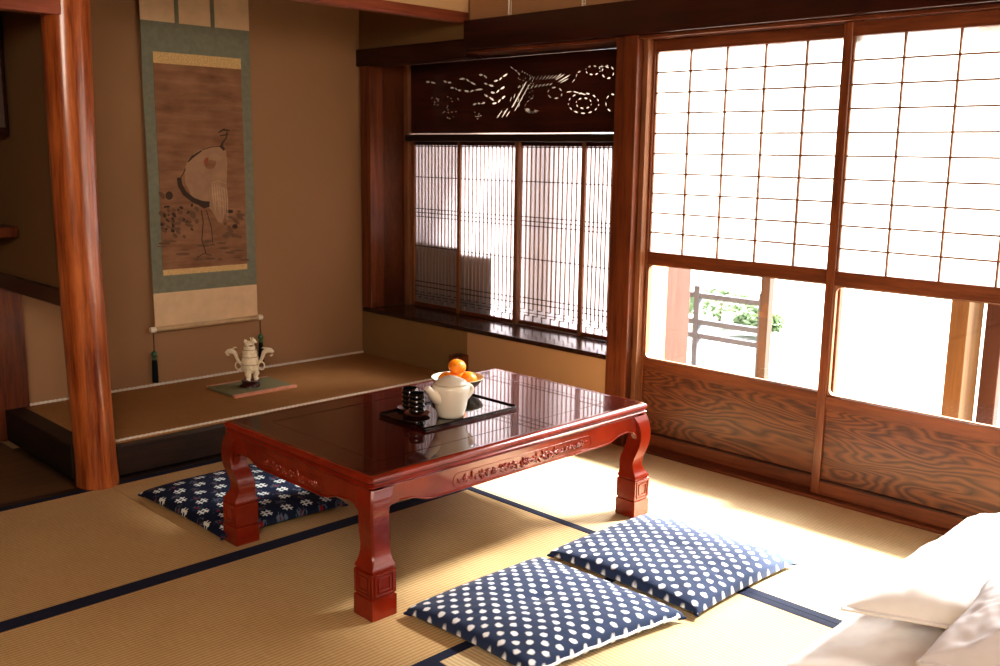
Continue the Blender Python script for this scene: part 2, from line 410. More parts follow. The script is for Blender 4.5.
tatami(-1.82, -.91, -2.73, -.91, 'Y', 'straw mat under the two spotted cushions, pale with daylight', (1,))
tatami(-3.64, -1.82, -1.82, -.91, 'X', 'straw mat at the bottom edge of the picture left of the spotted cushions', (-1, 1))
tatami(-4.7, -3.64, -2.73, -.91, 'Y', 'straw mat beside the left wall', (-1, 1))
tatami(-3.64, -1.82, -2.73, -1.82, 'X', 'straw mat behind the mat at the bottom edge of the picture', (-1, 1))
tatami(-4.7, -.91, -3.64, -2.73, 'X', 'straw mat along the rear wall', (-1, 1))
# board edge between mats and alcove, threshold of the doors
struct('trim_alcove', box(-4.7, -.03, .911, .945, -.055, .003), 'kamachi')
struct('floor_side_alcove', box(-4.7, -1.965, .946, 1.79, -.055, .001), 'alcove_board')
door_sill = struct('trim_door_sill', MB().box(-.044, .075, -3.62, -.02, -.055, .012), 'frame_wood', bevel=.003)
# ------------------------------------------------------------------ tokonoma
toko = thing('alcove_platform', 'low raised alcove platform with dark front plank and rush matting', 'platform', (-.97, 1.0, 0))
def T(x0, x1, y0, y1, z0, z1): return box(x0 + .97, x1 + .97, y0 - 1, y1 - 1, z0, z1)
link('front_plank', T(-1.800, -.107, .962, 1.01, .001, .118), 'kamachi', toko, bevel=.004)
link('side_plank', T(-1.935, -1.855, 1.05, 1.788, -.0, .132), 'kamachi_y', toko, bevel=.004)
mat = link('rush_mat', T(-1.854, -.032, 1.011, 1.788, .05, .124), 'toko_mat', toko)
def braid(x0, x1, y, z):
    mb = MB(); n = int((x1 - x0) / .006); a = []; b = []
    for i in range(n + 1):
        x = x0 + (x1 - x0) * i / n; ph = i * .9
        a.append((x + .97, y - 1 + .0035 * math.cos(ph), z + .0035 * math.sin(ph))); b.append((x + .97, y - 1 - .0035 * math.cos(ph), z - .0035 * math.sin(ph)))
    mb.tube(a, .0042, 6); mb.tube(b, .0042, 6); return mb
link('white_braid', braid(-1.85, -.034, 1.018, .125), 'braid', mat, smooth=True)
link('white_braid', braid(-1.828, -.034, 1.778, .129), 'braid', mat, smooth=True)
# small stub at the right end of the front plank
stub = link('corner_stub', MB().box(-.105, -.032, .915, .985, .0, .245), 'frame_wood_z', bevel=.004)
tag(stub, 'short square wooden stub post at the right end of the alcove plank', 'post')
# round alcove post: slightly irregular polished log
mb = MB(); rings = []
for i in range(41):
    z = CEIL * i / 40; r = .067 + .012 * min(z, 1.3) / 1.3 + .002 * math.sin(z * 3.1 + 1) + (.007 * math.exp(-z * 9)); cx = -.022 * math.sin(min(z, 1.7) / 1.7 * PI * .75)
    ring = []
    for j in range(40):
        a = 2 * PI * j / 40; rr = r * (1 + .018 * math.sin(3 * a + z * 1.7) + .010 * math.sin(7 * a - z))
        ring.append((cx + rr * math.cos(a), rr * math.sin(a), z))
    rings.append(ring)
mb.loft(rings)
post = link('round_post', mb, 'round_post', smooth=True, loc=(-1.884, .939, 0.001))
tag(post, 'polished reddish round log post at the front corner of the alcove', 'post')
# partition beside the alcove: rail, plaster above, back post
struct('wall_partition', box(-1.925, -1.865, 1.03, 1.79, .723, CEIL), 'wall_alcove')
part_rail = link('partition_rail', box(-1.94, -1.855, 1.024, 1.788, .660, .723), 'dark_beam', bevel=.003)
tag(part_rail, 'dark wooden rail crossing behind the round post under the side wall', 'rail')
bp_ = link('corner_board', MB().prism([(-2.12, .002), (-1.937, .002), (-1.937, .134), (-1.838, .134), (-1.838, .659), (-2.12, .659)], 'Y', 1.735, 1.788), 'post_wood')
tag(bp_, 'upright reddish board in the far left corner under the dark rail', 'board')
# side alcove shelf and cabinet
sh = link('wall_shelf', box(-2.75, -1.928, 1.45, 1.788, .882, .925), 'post_wood', bevel=.004)
tag(sh, 'short wooden shelf against the side wall at the far left', 'shelf')
cb = thing('hanging_cabinet', 'dark hanging cupboard high in the far left side alcove', 'cabinet', (-2.35, 1.62, 1.27))
link('carcass', box(-.4, .415, -.165, .168, 0, CEIL - 1.272), 'dark_beam', cb, bevel=.003)
for k in (0, 1):
    d = link('cabinet_door', box(-.38 + .4 * k, .01 + .39 * k, -.178, -.166, .03, .6), 'wall_out', cb, bevel=.002)
    link('finger_pull', MB().lathe([(.0, 0), (.022, 0), (.022, .004), (.016, .004), (.016, .001), (0, .001)], (0, 0, 0), 24), 'tray', d, loc=(-.03 + .07 * k, -.1785, .31)).rotation_euler = (PI / 2, 0, 0)
# lintels
li = link('side_lintel', box(-3.6, -1.93, .87, .93, 1.665, 1.79), 'red_beam', bevel=.004)
tag(li, 'pinkish red lintel beam running left from the top of the round post', 'beam')
struct('wall_over_side', box(-4.7, -1.93, .875, .925, 1.79, CEIL), 'cream_wall')
li2 = link('alcove_lintel', box(-1.81, -.035, .93, .985, 1.828, 1.875), 'red_beam', bevel=.004)
tag(li2, 'reddish lintel beam across the top of the alcove opening', 'beam')
struct('wall_over_alcove', box(-1.81, -.035, .935, .98, 1.875, CEIL), 'cream_wall')

# ------------------------------------------------------------------ right side: posts, beams, bay window
cp = link('corner_post', box(-.045, .045, 1.685, 1.768, .387, 1.672), 'frame_wood_z', bevel=.003)
tag(cp, 'slim reddish corner post where the alcove wall meets the bay window', 'post')
mp = thing('main_post', 'square reddish brown post between the bay window and the sliding doors', 'post', (0, -.025, 0))
link('post_body', box(-.05, .06, -.053, .057, .0, 1.708), 'post_wood', mp, bevel=.004)
link('door_jamb', box(-.012, .075, -.078, -.0535, .013, 1.70), 'pale_stile', mp, bevel=.002)
ab = link('alcove_head_beam', box(-.055, .05, .925, 1.788, 1.672, 1.757), 'dark_beam', bevel=.003)
tag(ab, 'dark head beam over the alcove end of the bay window', 'beam')
nb = thing('door_head_beam', 'long dark red head beam above the bay window and sliding doors', 'beam', (0, -1.0, 1.69))
link('beam_face', box(-.075, -.0, -2.65, 1.925, .012, .145), 'dark_beam', nb, bevel=.004)
link('lower_groove_board', box(-.045, .08, -2.65, 1.925, -.002, .0115), 'frame_wood', nb, bevel=.002)
# hanging pegs above the beam
for (y, z0, h, lab) in ((.64, 1.8365, .10, 'thin pale peg hook standing on the head beam nearer the alcove'), (.208, 1.8365, .035, 'small pale metal hook on the head beam close to the square post')):
    k = thing('wall_hook', lab, 'hook', (-.062, y, z0))
    link('hook_stem', MB().tube([(0, 0, 0), (0, 0, h * .5), (0, 0, h)], .0045, 8), 'bone', k, smooth=True)
    link('hook_stem', MB().tube([(0, -.014, 0), (0, -.014, h * .5), (0, -.012, h)], .0025, 8), 'bone', k, smooth=True)
    link('hook_tip', MB().tube([(-.001 - .010 * math.sin(a), -.007 + .007 * math.cos(a), .006 + .004 * math.sin(a)) for a in [i * PI / 8 for i in range(9)]], .002, 6), 'bone', k, smooth=True)
# bay: sill, side board, head
bay_sill = link('bay_sill', box(-.05, .30, .03, 1.76, .363, .385), 'sill', bevel=.004)
tag(bay_sill, 'polished dark wooden sill board below the slatted bay window', 'sill')
struct('wall_bay_outer', MB().box(.25, .31, .03, 1.79, -.05, .36).box(.25, .31, .03, 1.79, 1.72, CEIL), 'wall_tan')
struct('wall_bay_end', MB().box(.051, .31, -.015, .02, -.05, 1.72), 'wall_tan')
sb = link('bay_side_board', box(.046, .30, 1.700, 1.735, .3865, 1.69), 'side_board', bevel=.002)
tag(sb, 'weathered brown side board at the far end of the bay window', 'board')
struct('trim_bay_head', box(.051, .31, .022, 1.79, 1.693, 1.72), 'dark_beam')
st = link('bay_stile', box(.195, .245, 1.664, 1.698, .3865, 1.692), 'pale_stile', bevel=.002)
tag(st, 'pale upright stile framing the far edge of the slatted window', 'stile')
bar = link('transom_bar', MB().box(.17, .245, .021, 1.663, 1.2865, 1.323), 'kamachi_y', bevel=.008)
tag(bar, 'thick dark rounded bar between carved panel and slatted windows', 'rail')

# slatted sliding windows
YB = [1.660, 1.250, .832, .399, -.014]
ZB0, ZB1 = .3865, 1.2862
def slat_window(i, label):
    ya, yb = YB[i + 1], YB[i]
    tr = .0 if i in (0, 2) else -.024
    if i == 1 or i == 2: pass
    X = .232 if i % 2 == 0 else .207
    ylo = ya - .012; yhi = yb + .012
    ylo = max(ylo, .021); yhi = min(yhi, 1.663)
    w = sroot('window_%d' % (i + 1), (X, ylo, ZB0)); w['label'] = label
    L = yhi - ylo; H = ZB1 - ZB0
    link('stile', box(-.011, .010, 0, .022, 0, H), 'pale_stile', w, bevel=.0015)
    link('stile', box(-.011, .010, L - .022, L, 0, H), 'pale_stile', w, bevel=.0015)
    link('bottom_rail', box(-.010, .009, .022, L - .022, 0, .020), 'frame_wood', w, bevel=.0015)
    link('top_rail', box(-.010, .009, .022, L - .022, H - .018, H), 'dark_beam', w, bevel=.0015)
    mb = MB(); n = 14; a0 = .022; a1 = L - .022; zt = H - .018; zp = .498 - ZB0
    for k in range(1, n):
        y = a0 + (a1 - a0) * k / n
        mb.box(-.002, .003, y - .0033, y + .0033, zp, zt)
        # lower fret: alternately upper or lower half
        if k % 2 == 0: mb.box(-.002, .003, y - .0030, y + .0030, .046, zp)
        else: mb.box(-.002, .003, y - .0030, y + .0030, .020, .050); mb.box(-.002, .003, y - .0030, y + .0030, .078, zp)
    link('slat_lattice', mb, 'bay_slat', w)
    mh = MB()
    for z in (1.262, 1.097, .925, .904, .882, .720, .523, .497): mh.box(-.0042, -.0022, a0, a1, z - ZB0 - .0022, z - ZB0 + .0022)
    p = (a1 - a0) / n
    for k in range(0, n, 2):
        mh.box(-.0042, -.0022, a0 + p * (k + .0), a0 + p * (k + 1), .048 - .002, .048 + .002)
        mh.box(-.0042, -.0022, a0 + p * (k + 1.0), a0 + p * (k + 2), .078 - .002, .078 + .002)
        mh.box(-.0042, -.0022, a0 + p * (k + .0), a0 + p * (k + 2), .062 - .0015, .062 + .0015)
    link('cross_strips', mh, 'lattice_dark', w)
    link('paper_sheet', box(.0035, .0045, a0, a1, .02, zt), 'bay_paper', w)
labs = ['slatted sliding window farthest in the alcove, dim behind', 'slatted window second from the alcove with a dark shape behind', 'bright slatted window third from the alcove', 'bright slatted window next to the square post']
for i in range(4): slat_window(i, labs[i])

# carved transom: panel with pierced holes, as a filled curve turned into a mesh
def crop(px, py):      # spot on the carved panel face, in its own (y, z) plane
    p = at(400 + px * .22, 50 + py * .22, 'X', .22); return (p.y, p.z)
holes = []
def lens(x0, y0, x1, y1, w):
    a = Vector(crop(x0, y0)); b = Vector(crop(x1, y1)); d = b - a; n = Vector((-d.y, d.x)).normalized() * min(w * .00085, d.length * .22)
    holes.append([a, a + d * .3 + n * .9, a + d * .7 + n, b, b - d * .3 - n, a + d * .3 - n * .9])
def zig(pts, w):
    for (a, b) in zip(pts[:-1], pts[1:]):
        lens(a[0], a[1], a[0] + (b[0] - a[0]) * .90, a[1] + (b[1] - a[1]) * .90, w)
for k in range(9): lens(588 + k * 14, 142 - k * 1.0, 598 + k * 17, 117 - k * .8, 3.4)
lens(702, 140, 752, 108, 4); lens(712, 150, 778, 110, 4.5); lens(722, 153, 770, 128, 3.5); lens(706, 130, 738, 104, 3.5)
for k in range(6): lens(592 + k * 17, 176 - k * 3, 610 + k * 17, 158 - k * 1.5, 4)
for a in ((470, 268, 436, 316), (488, 270, 458, 313), (504, 272, 480, 308), (520, 238, 512, 262), (500, 240, 508, 208), (516, 226, 524, 194), (534, 244, 542, 214), (552, 232, 560, 202), (494, 262, 470, 290), (548, 240, 536, 262)): lens(*a, 3.8)
for k in range(26):
    x = 530 + random.random() * 85; y = 125 + random.random() * 90
    if abs((x - 530) * .2 + (y - 130) - 40) < 60: lens(x, y, x + 7, y - 6 + random.random() * 8, 2.2)
for k in range(9):
    a = PI * (.15 + .85 * k / 8); lens(600 + 10 * math.cos(a), 268 + 6 * math.sin(a), 600 + 34 * math.cos(a), 268 + 26 * math.sin(a), 3)
zig([(500, 76), (520, 88), (535, 100), (548, 118)], 3); zig([(565, 260), (575, 240), (590, 225), (610, 215)], 2.5)
for pts in ([(270, 132), (300, 130), (318, 146), (350, 160)], [(228, 172), (250, 172), (262, 182), (282, 184)], [(290, 184), (318, 190), (340, 182), (382, 178)],
            [(358, 112), (380, 114), (398, 130)], [(425, 142), (450, 138), (466, 122), (494, 106)], [(410, 192), (436, 196), (455, 178), (480, 166)],
            [(382, 202), (404, 214), (432, 232)], [(418, 244), (444, 240), (460, 222), (482, 208)], [(330, 250), (352, 242), (368, 244), (392, 238)],
            [(380, 150), (402, 158), (430, 166)], [(118, 145), (140, 146), (165, 152)], [(198, 140), (216, 148), (238, 148)]): zig(pts, 6)
for (cx, cy, rx, ry, n) in ((835, 242, 70, 46, 13), (836, 242, 36, 24, 8), (878, 92, 34, 20, 8), (945, 100, 28, 30, 6), (705, 195, 34, 26, 6), (965, 240, 30, 40, 7)):
    for k in range(n):
        a = 2 * PI * k / n; b = 2 * PI * (k + .66) / n
        if cx + rx * 1.0 > 985 and math.cos((a + b) / 2) > .3: continue
        lens(cx + rx * math.cos(a), cy + ry * math.sin(a), cx + rx * math.cos(b), cy + ry * math.sin(b), 4.2)
zig([(755, 192), (785, 188), (820, 196), (850, 205)], 3); zig([(780, 150), (800, 128), (806, 104), (825, 94)], 3)
zig([(905, 76), (930, 74), (955, 82)], 3.5)
for k in range(32):
    cx, cy, r = random.choice(((155, 230, 20), (220, 280, 34), (350, 296, 16), (240, 240, 30)))
    x = cx + random.uniform(-r, r); y = cy + random.uniform(-r, r); lens(x, y, x + 8, y + random.uniform(-4, 4), 2.6)
for k in range(5): lens(560 + k * 11, 92 + k * 6, 552 + k * 12, 104 + k * 6, 3)
for k in range(22):
    t_ = k / 21; x = 505 + t_ * 60; y = 262 - t_ * 110; lens(x, y, x + 14, y - 9, 3); lens(x + 14, y + 16, x + 26, y + 4, 3)
from mathutils.geometry import delaunay_2d_cdt
holes = [h for h in holes if all(.035 < p[0] < 1.652 and 1.34 < p[1] < 1.687 for p in h)]
pv = [Vector(p) for p in ((.022, 1.331), (1.662, 1.331), (1.662, 1.692), (.022, 1.692))]; pe = [(0, 1), (1, 2), (2, 3), (3, 0)]
for h in holes:
    b = len(pv); pv += [Vector(p) for p in h]; pe += [(b + q, b + (q + 1) % 6) for q in range(6)]
def point_in(p, poly):
    r_ = False
    for q in range(len(poly)):
        a, b = poly[q], poly[q - 1]
        if (a[1] > p[1]) != (b[1] > p[1]) and p[0] < (b[0] - a[0]) * (p[1] - a[1]) / (b[1] - a[1]) + a[0]: r_ = not r_
    return r_
cv, ce, cf, *_ = delaunay_2d_cdt(pv, pe, [], 0, 1e-6)
bbs = [(min(p[0] for p in h), max(p[0] for p in h), min(p[1] for p in h), max(p[1] for p in h)) for h in holes]
keepf = []
for f in cf:
    c = (sum(cv[q][0] for q in f) / len(f), sum(cv[q][1] for q in f) / len(f))
    if any(b[0] <= c[0] <= b[1] and b[2] <= c[1] <= b[3] and point_in(c, h) for h, b in zip(holes, bbs)): continue
    keepf.append(tuple(f))
edge_n = {}
for f in keepf:
    for a, b in zip(f, f[1:] + f[:1]): edge_n.setdefault((min(a, b), max(a, b)), []).append((a, b))
nv_ = len(cv); TH = .0018
pm_v = [(-TH, p[0], p[1]) for p in cv] + [(TH, p[0], p[1]) for p in cv]
pm_f = keepf + [tuple(q + nv_ for q in reversed(f)) for f in keepf] + [(e[0][0], e[0][1], e[0][1] + nv_, e[0][0] + nv_) for e in edge_n.values() if len(e) == 1]
tr = thing('carved_transom', 'dark transom panel pierced with a flying bird, clouds and foliage', 'transom panel', (.22, 0, 0))
link('pierced_panel', MB().add(pm_v, pm_f), 'transom_wood', tr)
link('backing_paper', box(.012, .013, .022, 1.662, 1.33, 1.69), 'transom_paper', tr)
# outside the bay: low box; unseen wall and roof added to shade left panes
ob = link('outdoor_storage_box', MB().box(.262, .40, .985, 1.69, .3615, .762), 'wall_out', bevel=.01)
tag(ob, 'dark box outside, seen as a shadow through the left slatted windows', 'box')
struct('wall_shade_added', MB().box(.40, 2.2, 2.05, 2.15, -.1, 2.4), 'wall_out')  # added wall that keeps light off the left bay panes
shade_roof = link('roof_shade_added', MB().box(.33, 1.75, .85, 2.04, 1.98, 2.04), 'wall_out'); shade_roof['kind'] = 'structure'  # added slab that blocks the sun from the left bay panes

# ------------------------------------------------------------------ sliding doors
def rounded(y0, y1, z0, z1, r, n=6):
    pts = []
    for (cy, cz, a0) in ((y1 - r, z1 - r, 0), (y0 + r, z1 - r, PI / 2), (y0 + r, z0 + r, PI), (y1 - r, z0 + r, 3 * PI / 2)):
        for i in range(n + 1):
            a = a0 + PI / 2 * i / n; pts.append((cy + r * math.cos(a), cz + r * math.sin(a)))
    return pts
def shoji(i, ylo, yhi, X, label):
    w = sroot('door_%d' % i, (X, ylo, 0)); w['label'] = label
    L = yhi - ylo; s = .034; t = .014
    z0, z1 = .0125, 1.687
    link('stile', box(-t, t, 0, s, z0, z1), 'frame_wood_z', w, bevel=.003)
    link('stile', box(-t, t, L - s, L, z0, z1), 'frame_wood_z', w, bevel=.003)
    link('bottom_rail', box(-t + .002, t - .002, s, L - s, z0, .062), 'frame_wood', w, bevel=.002)
    link('panel_moulding', box(-t + .0, t - .006, s, L - s, .062, .070), 'dark_beam', w, bevel=.001)
    link('wood_panel', box(-.003, .004, s, L - s, .070, .337), 'figured', w)
    gz0, gz1 = .386, .786
    link('middle_rail', box(-t + .002, t - .002, s, L - s, .337, gz0), 'frame_wood', w, bevel=.002)
    link('glass_rail', box(-t + .002, t - .002, s, L - s, gz1, .838), 'frame_wood', w, bevel=.002)
    g = link('glass_pane', box(-.0015, .0015, s, L - s, gz0, gz1), 'glass', w)
    # pale frame strip with rounded corners round the pane
    o_ = rounded(s, L - s, gz0, gz1, .004); n_ = rounded(s + .006, L - s - .006, gz0 + .004, gz1 - .004, .022)
    m = MB(); k = len(o_)
    v = [(x, p[0], p[1]) for x in (-.007, .007) for r_ in (o_, n_) for p in r_]
    f = []
    for a in range(k):
        b = (a + 1) % k
        f += [(a, b, k + b, k + a), (2 * k + a, 3 * k + a, 3 * k + b, 2 * k + b), (k + a, k + b, 3 * k + b, 3 * k + a), (a, 2 * k + a, 2 * k + b, b)]
    m.add(v, f); link('pane_bead', m, 'pale_stile', g)
    pz0, pz1 = .838, 1.640
    link('top_rail', box(-t + .002, t - .002, s, L - s, pz1, z1), 'frame_wood', w, bevel=.002)
    link('paper_sheet', box(.0045, .0055, s, L - s, pz0, pz1), 'paper', w)
    mb = MB(); nc, nr = 5, 10
    for k in range(1, nc): y = s + (L - 2 * s) * k / nc; mb.box(-.006, .004, y - .0029, y + .0029, pz0, pz1)
    for k in range(1, nr): z = pz0 + (pz1 - pz0) * k / nr; mb.box(-.0055, .0035, s, L - s, z - .0028, z + .0028)
    mb.box(-.006, .004, s, s + .006, pz0, pz1).box(-.006, .004, L - s - .006, L - s, pz0, pz1)
    link('paper_lattice', mb, 'lattice', w)
shoji(1, -.972, -.080, .034, 'paper sliding door with glass and wood panel beside the square post')
shoji(2, -1.890, -.930, -.002, 'paper sliding door at the right with glass and wood panel')

shoji(3, -2.740, -1.850, .034, 'third paper sliding door, beyond the right edge of the picture')  # unseen doors, added so daylight reaches the bedding and room
shoji(4, -3.600, -2.700, -.002, 'fourth paper sliding door, beyond the right edge of the picture')
# ------------------------------------------------------------------ veranda and outside
ev = link('veranda_floor', box(.12, 1.32, -3.5, 1.9, -.14, -.02), 'engawa'); tag(ev, 'pale boarded veranda floor outside the sliding doors', 'veranda'); ev['kind'] = 'structure'
def vpost(x, y, wx, wy, m, label):
    o = link('veranda_post', box(x, x + wx, y, y + wy, -.0199, 2.5), m, bevel=.004); tag(o, label, 'post'); return o
vpost(.802, .347, .22, .12, 'out_post_red', 'dark red veranda post seen through the left pane beside the square post')
vpost(.775, .35, .026, .26, 'side_pale', 'pale upright board on the veranda at the left edge of the left pane')
vpost(1.2, -.01, .05, .05, 'out_post_mid', 'slim brown veranda post in the middle of the left glass pane')
vpost(.80, -1.138, .17, .071, 'out_post', 'sunlit orange veranda post in the right glass pane')
vpost(.99, -1.21, .06, .07, 'out_post_red', 'dark veranda post at the far right edge of the right pane')
rl = thing('garden_railing', 'pale grey garden railing of horizontal bars beyond the veranda', 'railing', (2.0, .75, -.6))
for z in (.94, .77, .68): link('rail_bar', box(-.02, .02, -.28, .27, z, z + .035), 'rail', rl, bevel=.003)
for y in (-.285, -.03 + .21): link('rail_post', box(-.025, .025, y, y + .04, 0, 1.02), 'rail', rl, bevel=.003)
struct('ground_outside', box(.12, 14, -9, 9, -.7, -.6), 'ground')
random.seed(3)
def shrub(x, y, r, h, label):
    t = thing('garden_shrub', label, 'shrub', (x, y, -.6))
    mb = MB()
    for k in range(900):
        a = random.random() * 2 * PI; ph = math.acos(random.uniform(-.6, 1)); rr = r * random.uniform(.6, 1)
        c = Vector((rr * math.sin(ph) * math.cos(a), rr * math.sin(ph) * math.sin(a), h * .55 + h * .45 * math.cos(ph) * random.uniform(.7, 1)))
        d = Vector((random.gauss(0, 1), random.gauss(0, 1), random.gauss(0, 1))).normalized(); e = d.orthogonal().normalized()
        l = .045; mb.add([c - d * l, c + e * l * .4, c + d * l, c - e * l * .4], [(0, 1, 2, 3)])
    link('leaf_mass', mb, 'leaf', t)
    link('stem', MB().tube([(0, 0, 0), (.02, 0, h * .3), (0, .02, h * .7)], .02, 8), 'side_board', t)
shrub(6.0, 3.35, .45, .40, 'pale green low garden shrub blurred behind the railing')
shrub(5.6, 2.62, .25, .30, 'small pale green garden shrub right of the slim veranda post')

# ------------------------------------------------------------------ low table
TX0, TX1, TY0, TY1, TZ = -1.813, -.618, -.627, .128, .395
cx, cy = (TX0 + TX1) / 2, (TY0 + TY1) / 2; HX, HY = (TX1 - TX0) / 2, (TY1 - TY0) / 2
tb = thing('low_table', 'low red lacquered wooden table with carved apron and curved legs', 'table', (cx, cy, .0012))
# top: moulded edge profile ring by ring, rounded corners
def rrect(hx, hy, r, n=6):
    pts = []
    for (sx, sy, a0) in ((1, 1, 0), (-1, 1, PI / 2), (-1, -1, PI), (1, -1, 3 * PI / 2)):
        for i in range(n + 1):
            a = a0 + PI / 2 * i / n; pts.append((sx * (hx - r) + r * math.cos(a), sy * (hy - r) + r * math.sin(a)))
    return pts
prof = [(.030, .3585), (.006, .360), (.002, .363), (.001, .367), (.005, .370), (.007, .3725), (.003, .3755), (.0, .380), (.0, .386), (.003, .3915), (.008, .3945), (.016, .3955), (.024, .395), (.030, .3942)]
mb = MB(); rings = []
for d, z in prof: rings.append([(x, y, z) for x, y in rrect(HX - d, HY - d, .016)])
# inlaid groove and centre panel
for d, z in ((.106, .3942), (.108, .3932), (.111, .3932), (.113, .3942)): rings.append([(x, y, z) for x, y in rrect(HX - d, HY - d, .012)])
mb.loft(rings)
top = link('tabletop', mb, 'lacquer_top', tb, wn=True)
edge = MB(); er = []
for d, z in [(-.0006 + a, b) for a, b in prof[:12]]: er.append([(x, y, z + .0003) for x, y in rrect(HX - d, HY - d, .0165)])
edge.loft(er, cap=False); link('edge_moulding', edge, 'lacquer', top, wn=True)
# legs
LO = .012     # legs stand this far outside the top's edge line
leg_prof = [  # z, outer inset, inner inset
    (0, .000, .080), (.004, -.001, .081), (.058, -.001, .081), (.060, .003, .077), (.063, .003, .077), (.065, .000, .080),
    (.131, .000, .080), (.133, .004, .076), (.137, .004, .076), (.139, .001, .079), (.145, .002, .078), (.152, .007, .076),
    (.164, .013, .075), (.178, .017, .075), (.194, .018, .075), (.212, .014, .072), (.232, .008, .066), (.252, .003, .061),
    (.275, .000, .058), (.300, .000, .058), (.320, .002, .063), (.340, .006, .072), (.358, .012, .084)]
for sx in (-1, 1):
    for sy in (-1, 1):
        mb = MB(); rings = []
        for z, o, i in leg_prof:
            a = HX + .003 - o; b = HX + .003 - i; c = HY + LO - o; d = HY + LO - i
            ch = .005 if z > .16 else .002
            r = [(a - ch, c), (a, c - ch), (a, d), (b, d), (b, c)] if False else [(b, d), (a, d), (a, c - ch), (a - ch, c), (b, c)]
            rings.append([(sx * x, sy * y, z) for x, y in r])
        mb.loft(rings)
        lg = link('leg', mb, 'lacquer', tb, wn=True)
        # framed square relief on the two outer faces of the block
        fm = MB()
        mid = HX + .003 - .040; my = HY + LO - .040
        for (h1, w1, e) in ((.0295, .005, .0028), (.0185, .004, .0028)):
            for q in (-1, 1):
                fy = sy * (HY + LO)
                fm.box(sx * mid - h1, sx * mid + h1, fy, fy + sy * e, .098 + q * h1 * .98 - w1 / 2, .098 + q * h1 * .98 + w1 / 2)
                fm.box(sx * mid + q * h1 - w1 / 2, sx * mid + q * h1 + w1 / 2, fy, fy + sy * e, .098 - h1, .098 + h1)
                fx = sx * (HX + .003)
                fm.box(fx, fx + sx * e, sy * my - h1, sy * my + h1, .098 + q * h1 * .98 - w1 / 2, .098 + q * h1 * .98 + w1 / 2)
                fm.box(fx, fx + sx * e, sy * my + q * h1 - w1 / 2, sy * my + q * h1 + w1 / 2, .098 - h1, .098 + h1)
        link('square_relief', fm, 'lacquer', lg, bevel=.001)
# aprons with shaped lower edge
def apron_profile(half, inner):
    e = half - inner
    pts = [(-e, .262), (-e + .010, .290), (-e + .028, .304), (-e + .055, .3075), (-e + .10, .305), (-e + .125, .297), (-e + .15, .2885), (-e + .18, .286)]
    up = pts + [(-x, z) for x, z in reversed(pts)]
    return up + [(e, .3595), (-e, .3595)]
def petals(half, zc, rnd):
    mb = MB(); n = 0
    stem = []
    for k in range(41):
        u = -half + 2 * half * k / 40; stem.append((u, 0, zc + .006 * math.sin(u * 28)))
    mb.tube(stem, .0022, 6)
    for k in range(int(half * 420)):
        u = rnd.uniform(-half, half); z = zc + rnd.gauss(0, .0058) * (1.2 - abs(u) / half * .6); z = max(zc - .0125, min(zc + .0125, z))
        a = rnd.uniform(0, PI); L_ = rnd.uniform(.006, .012)
        R = Matrix.Rotation(a, 3, 'Y') @ Matrix.Rotation(rnd.uniform(-.3, .3), 3, 'X')
        mb.ellipsoid((u, rnd.uniform(-.0025, .0), z), (L_, .0036, L_ * .36), R, 10, 6)
    for (u, r) in ((-half * .5, .010), (0, .013), (half * .48, .010), (half * .8, .008)):   # blossoms
        for q in range(7):
            a = 2 * PI * q / 7
            R = Matrix.Rotation(-a, 3, 'Y')
            mb.ellipsoid((u + r * .55 * math.cos(a), -.003, zc + r * .55 * math.sin(a)), (r * .5, .003, r * .24), R, 8, 5)
        mb.ellipsoid((u, -.005, zc), (r * .28, .003, r * .28), None, 8, 5)
    return mb
for (ax, sgn) in (('Y', -1), ('Y', 1), ('X', -1), ('X', 1)):
    half, off = (HX, HY) if ax == 'Y' else (HY, HX)
    poly = apron_profile(half + LO, .062)
    a = sgn * (off - .006); b = sgn * (off - .026)
    ap = link('apron', MB().prism(poly, ax, a, b), 'lacquer', tb, bevel=.002)
    # raised bead along the lower edge
    pts = poly[3:-5]; y = a + sgn * .0015
    bead = MB().tube([((p[0], y, p[1] + .004) if ax == 'Y' else (y, p[0], p[1] + .004)) for p in pts], .0028, 6)
    link('edge_bead', bead, 'lacquer', ap, smooth=True)
    ch = .30 if ax == 'Y' else .16
    fr = MB(); outline = []
    rr = rounded(-ch, ch, .2955, .3385, .021, 8); rr.append(rr[0])
    fr.tube([((p[0], a, p[1]) if ax == 'Y' else (a, p[0], p[1])) for p in rr], .0016, 6)
    link('carving_border', fr, 'lacquer', ap, smooth=True)
    pm = petals(ch - .02, .316, random.Random(5))
    if ax == 'Y': pm.v = [(x * (1 if sgn < 0 else -1), a - .0006 * -sgn + y_ * (1 if sgn < 0 else -1), z) for x, y_, z in pm.v]
    else: pm.v = [(a + y_ * (1 if sgn < 0 else -1), -x * (1 if sgn < 0 else -1), z) for x, y_, z in pm.v]
    link('floral_carving', pm, 'lacquer_carve', ap, smooth=True)

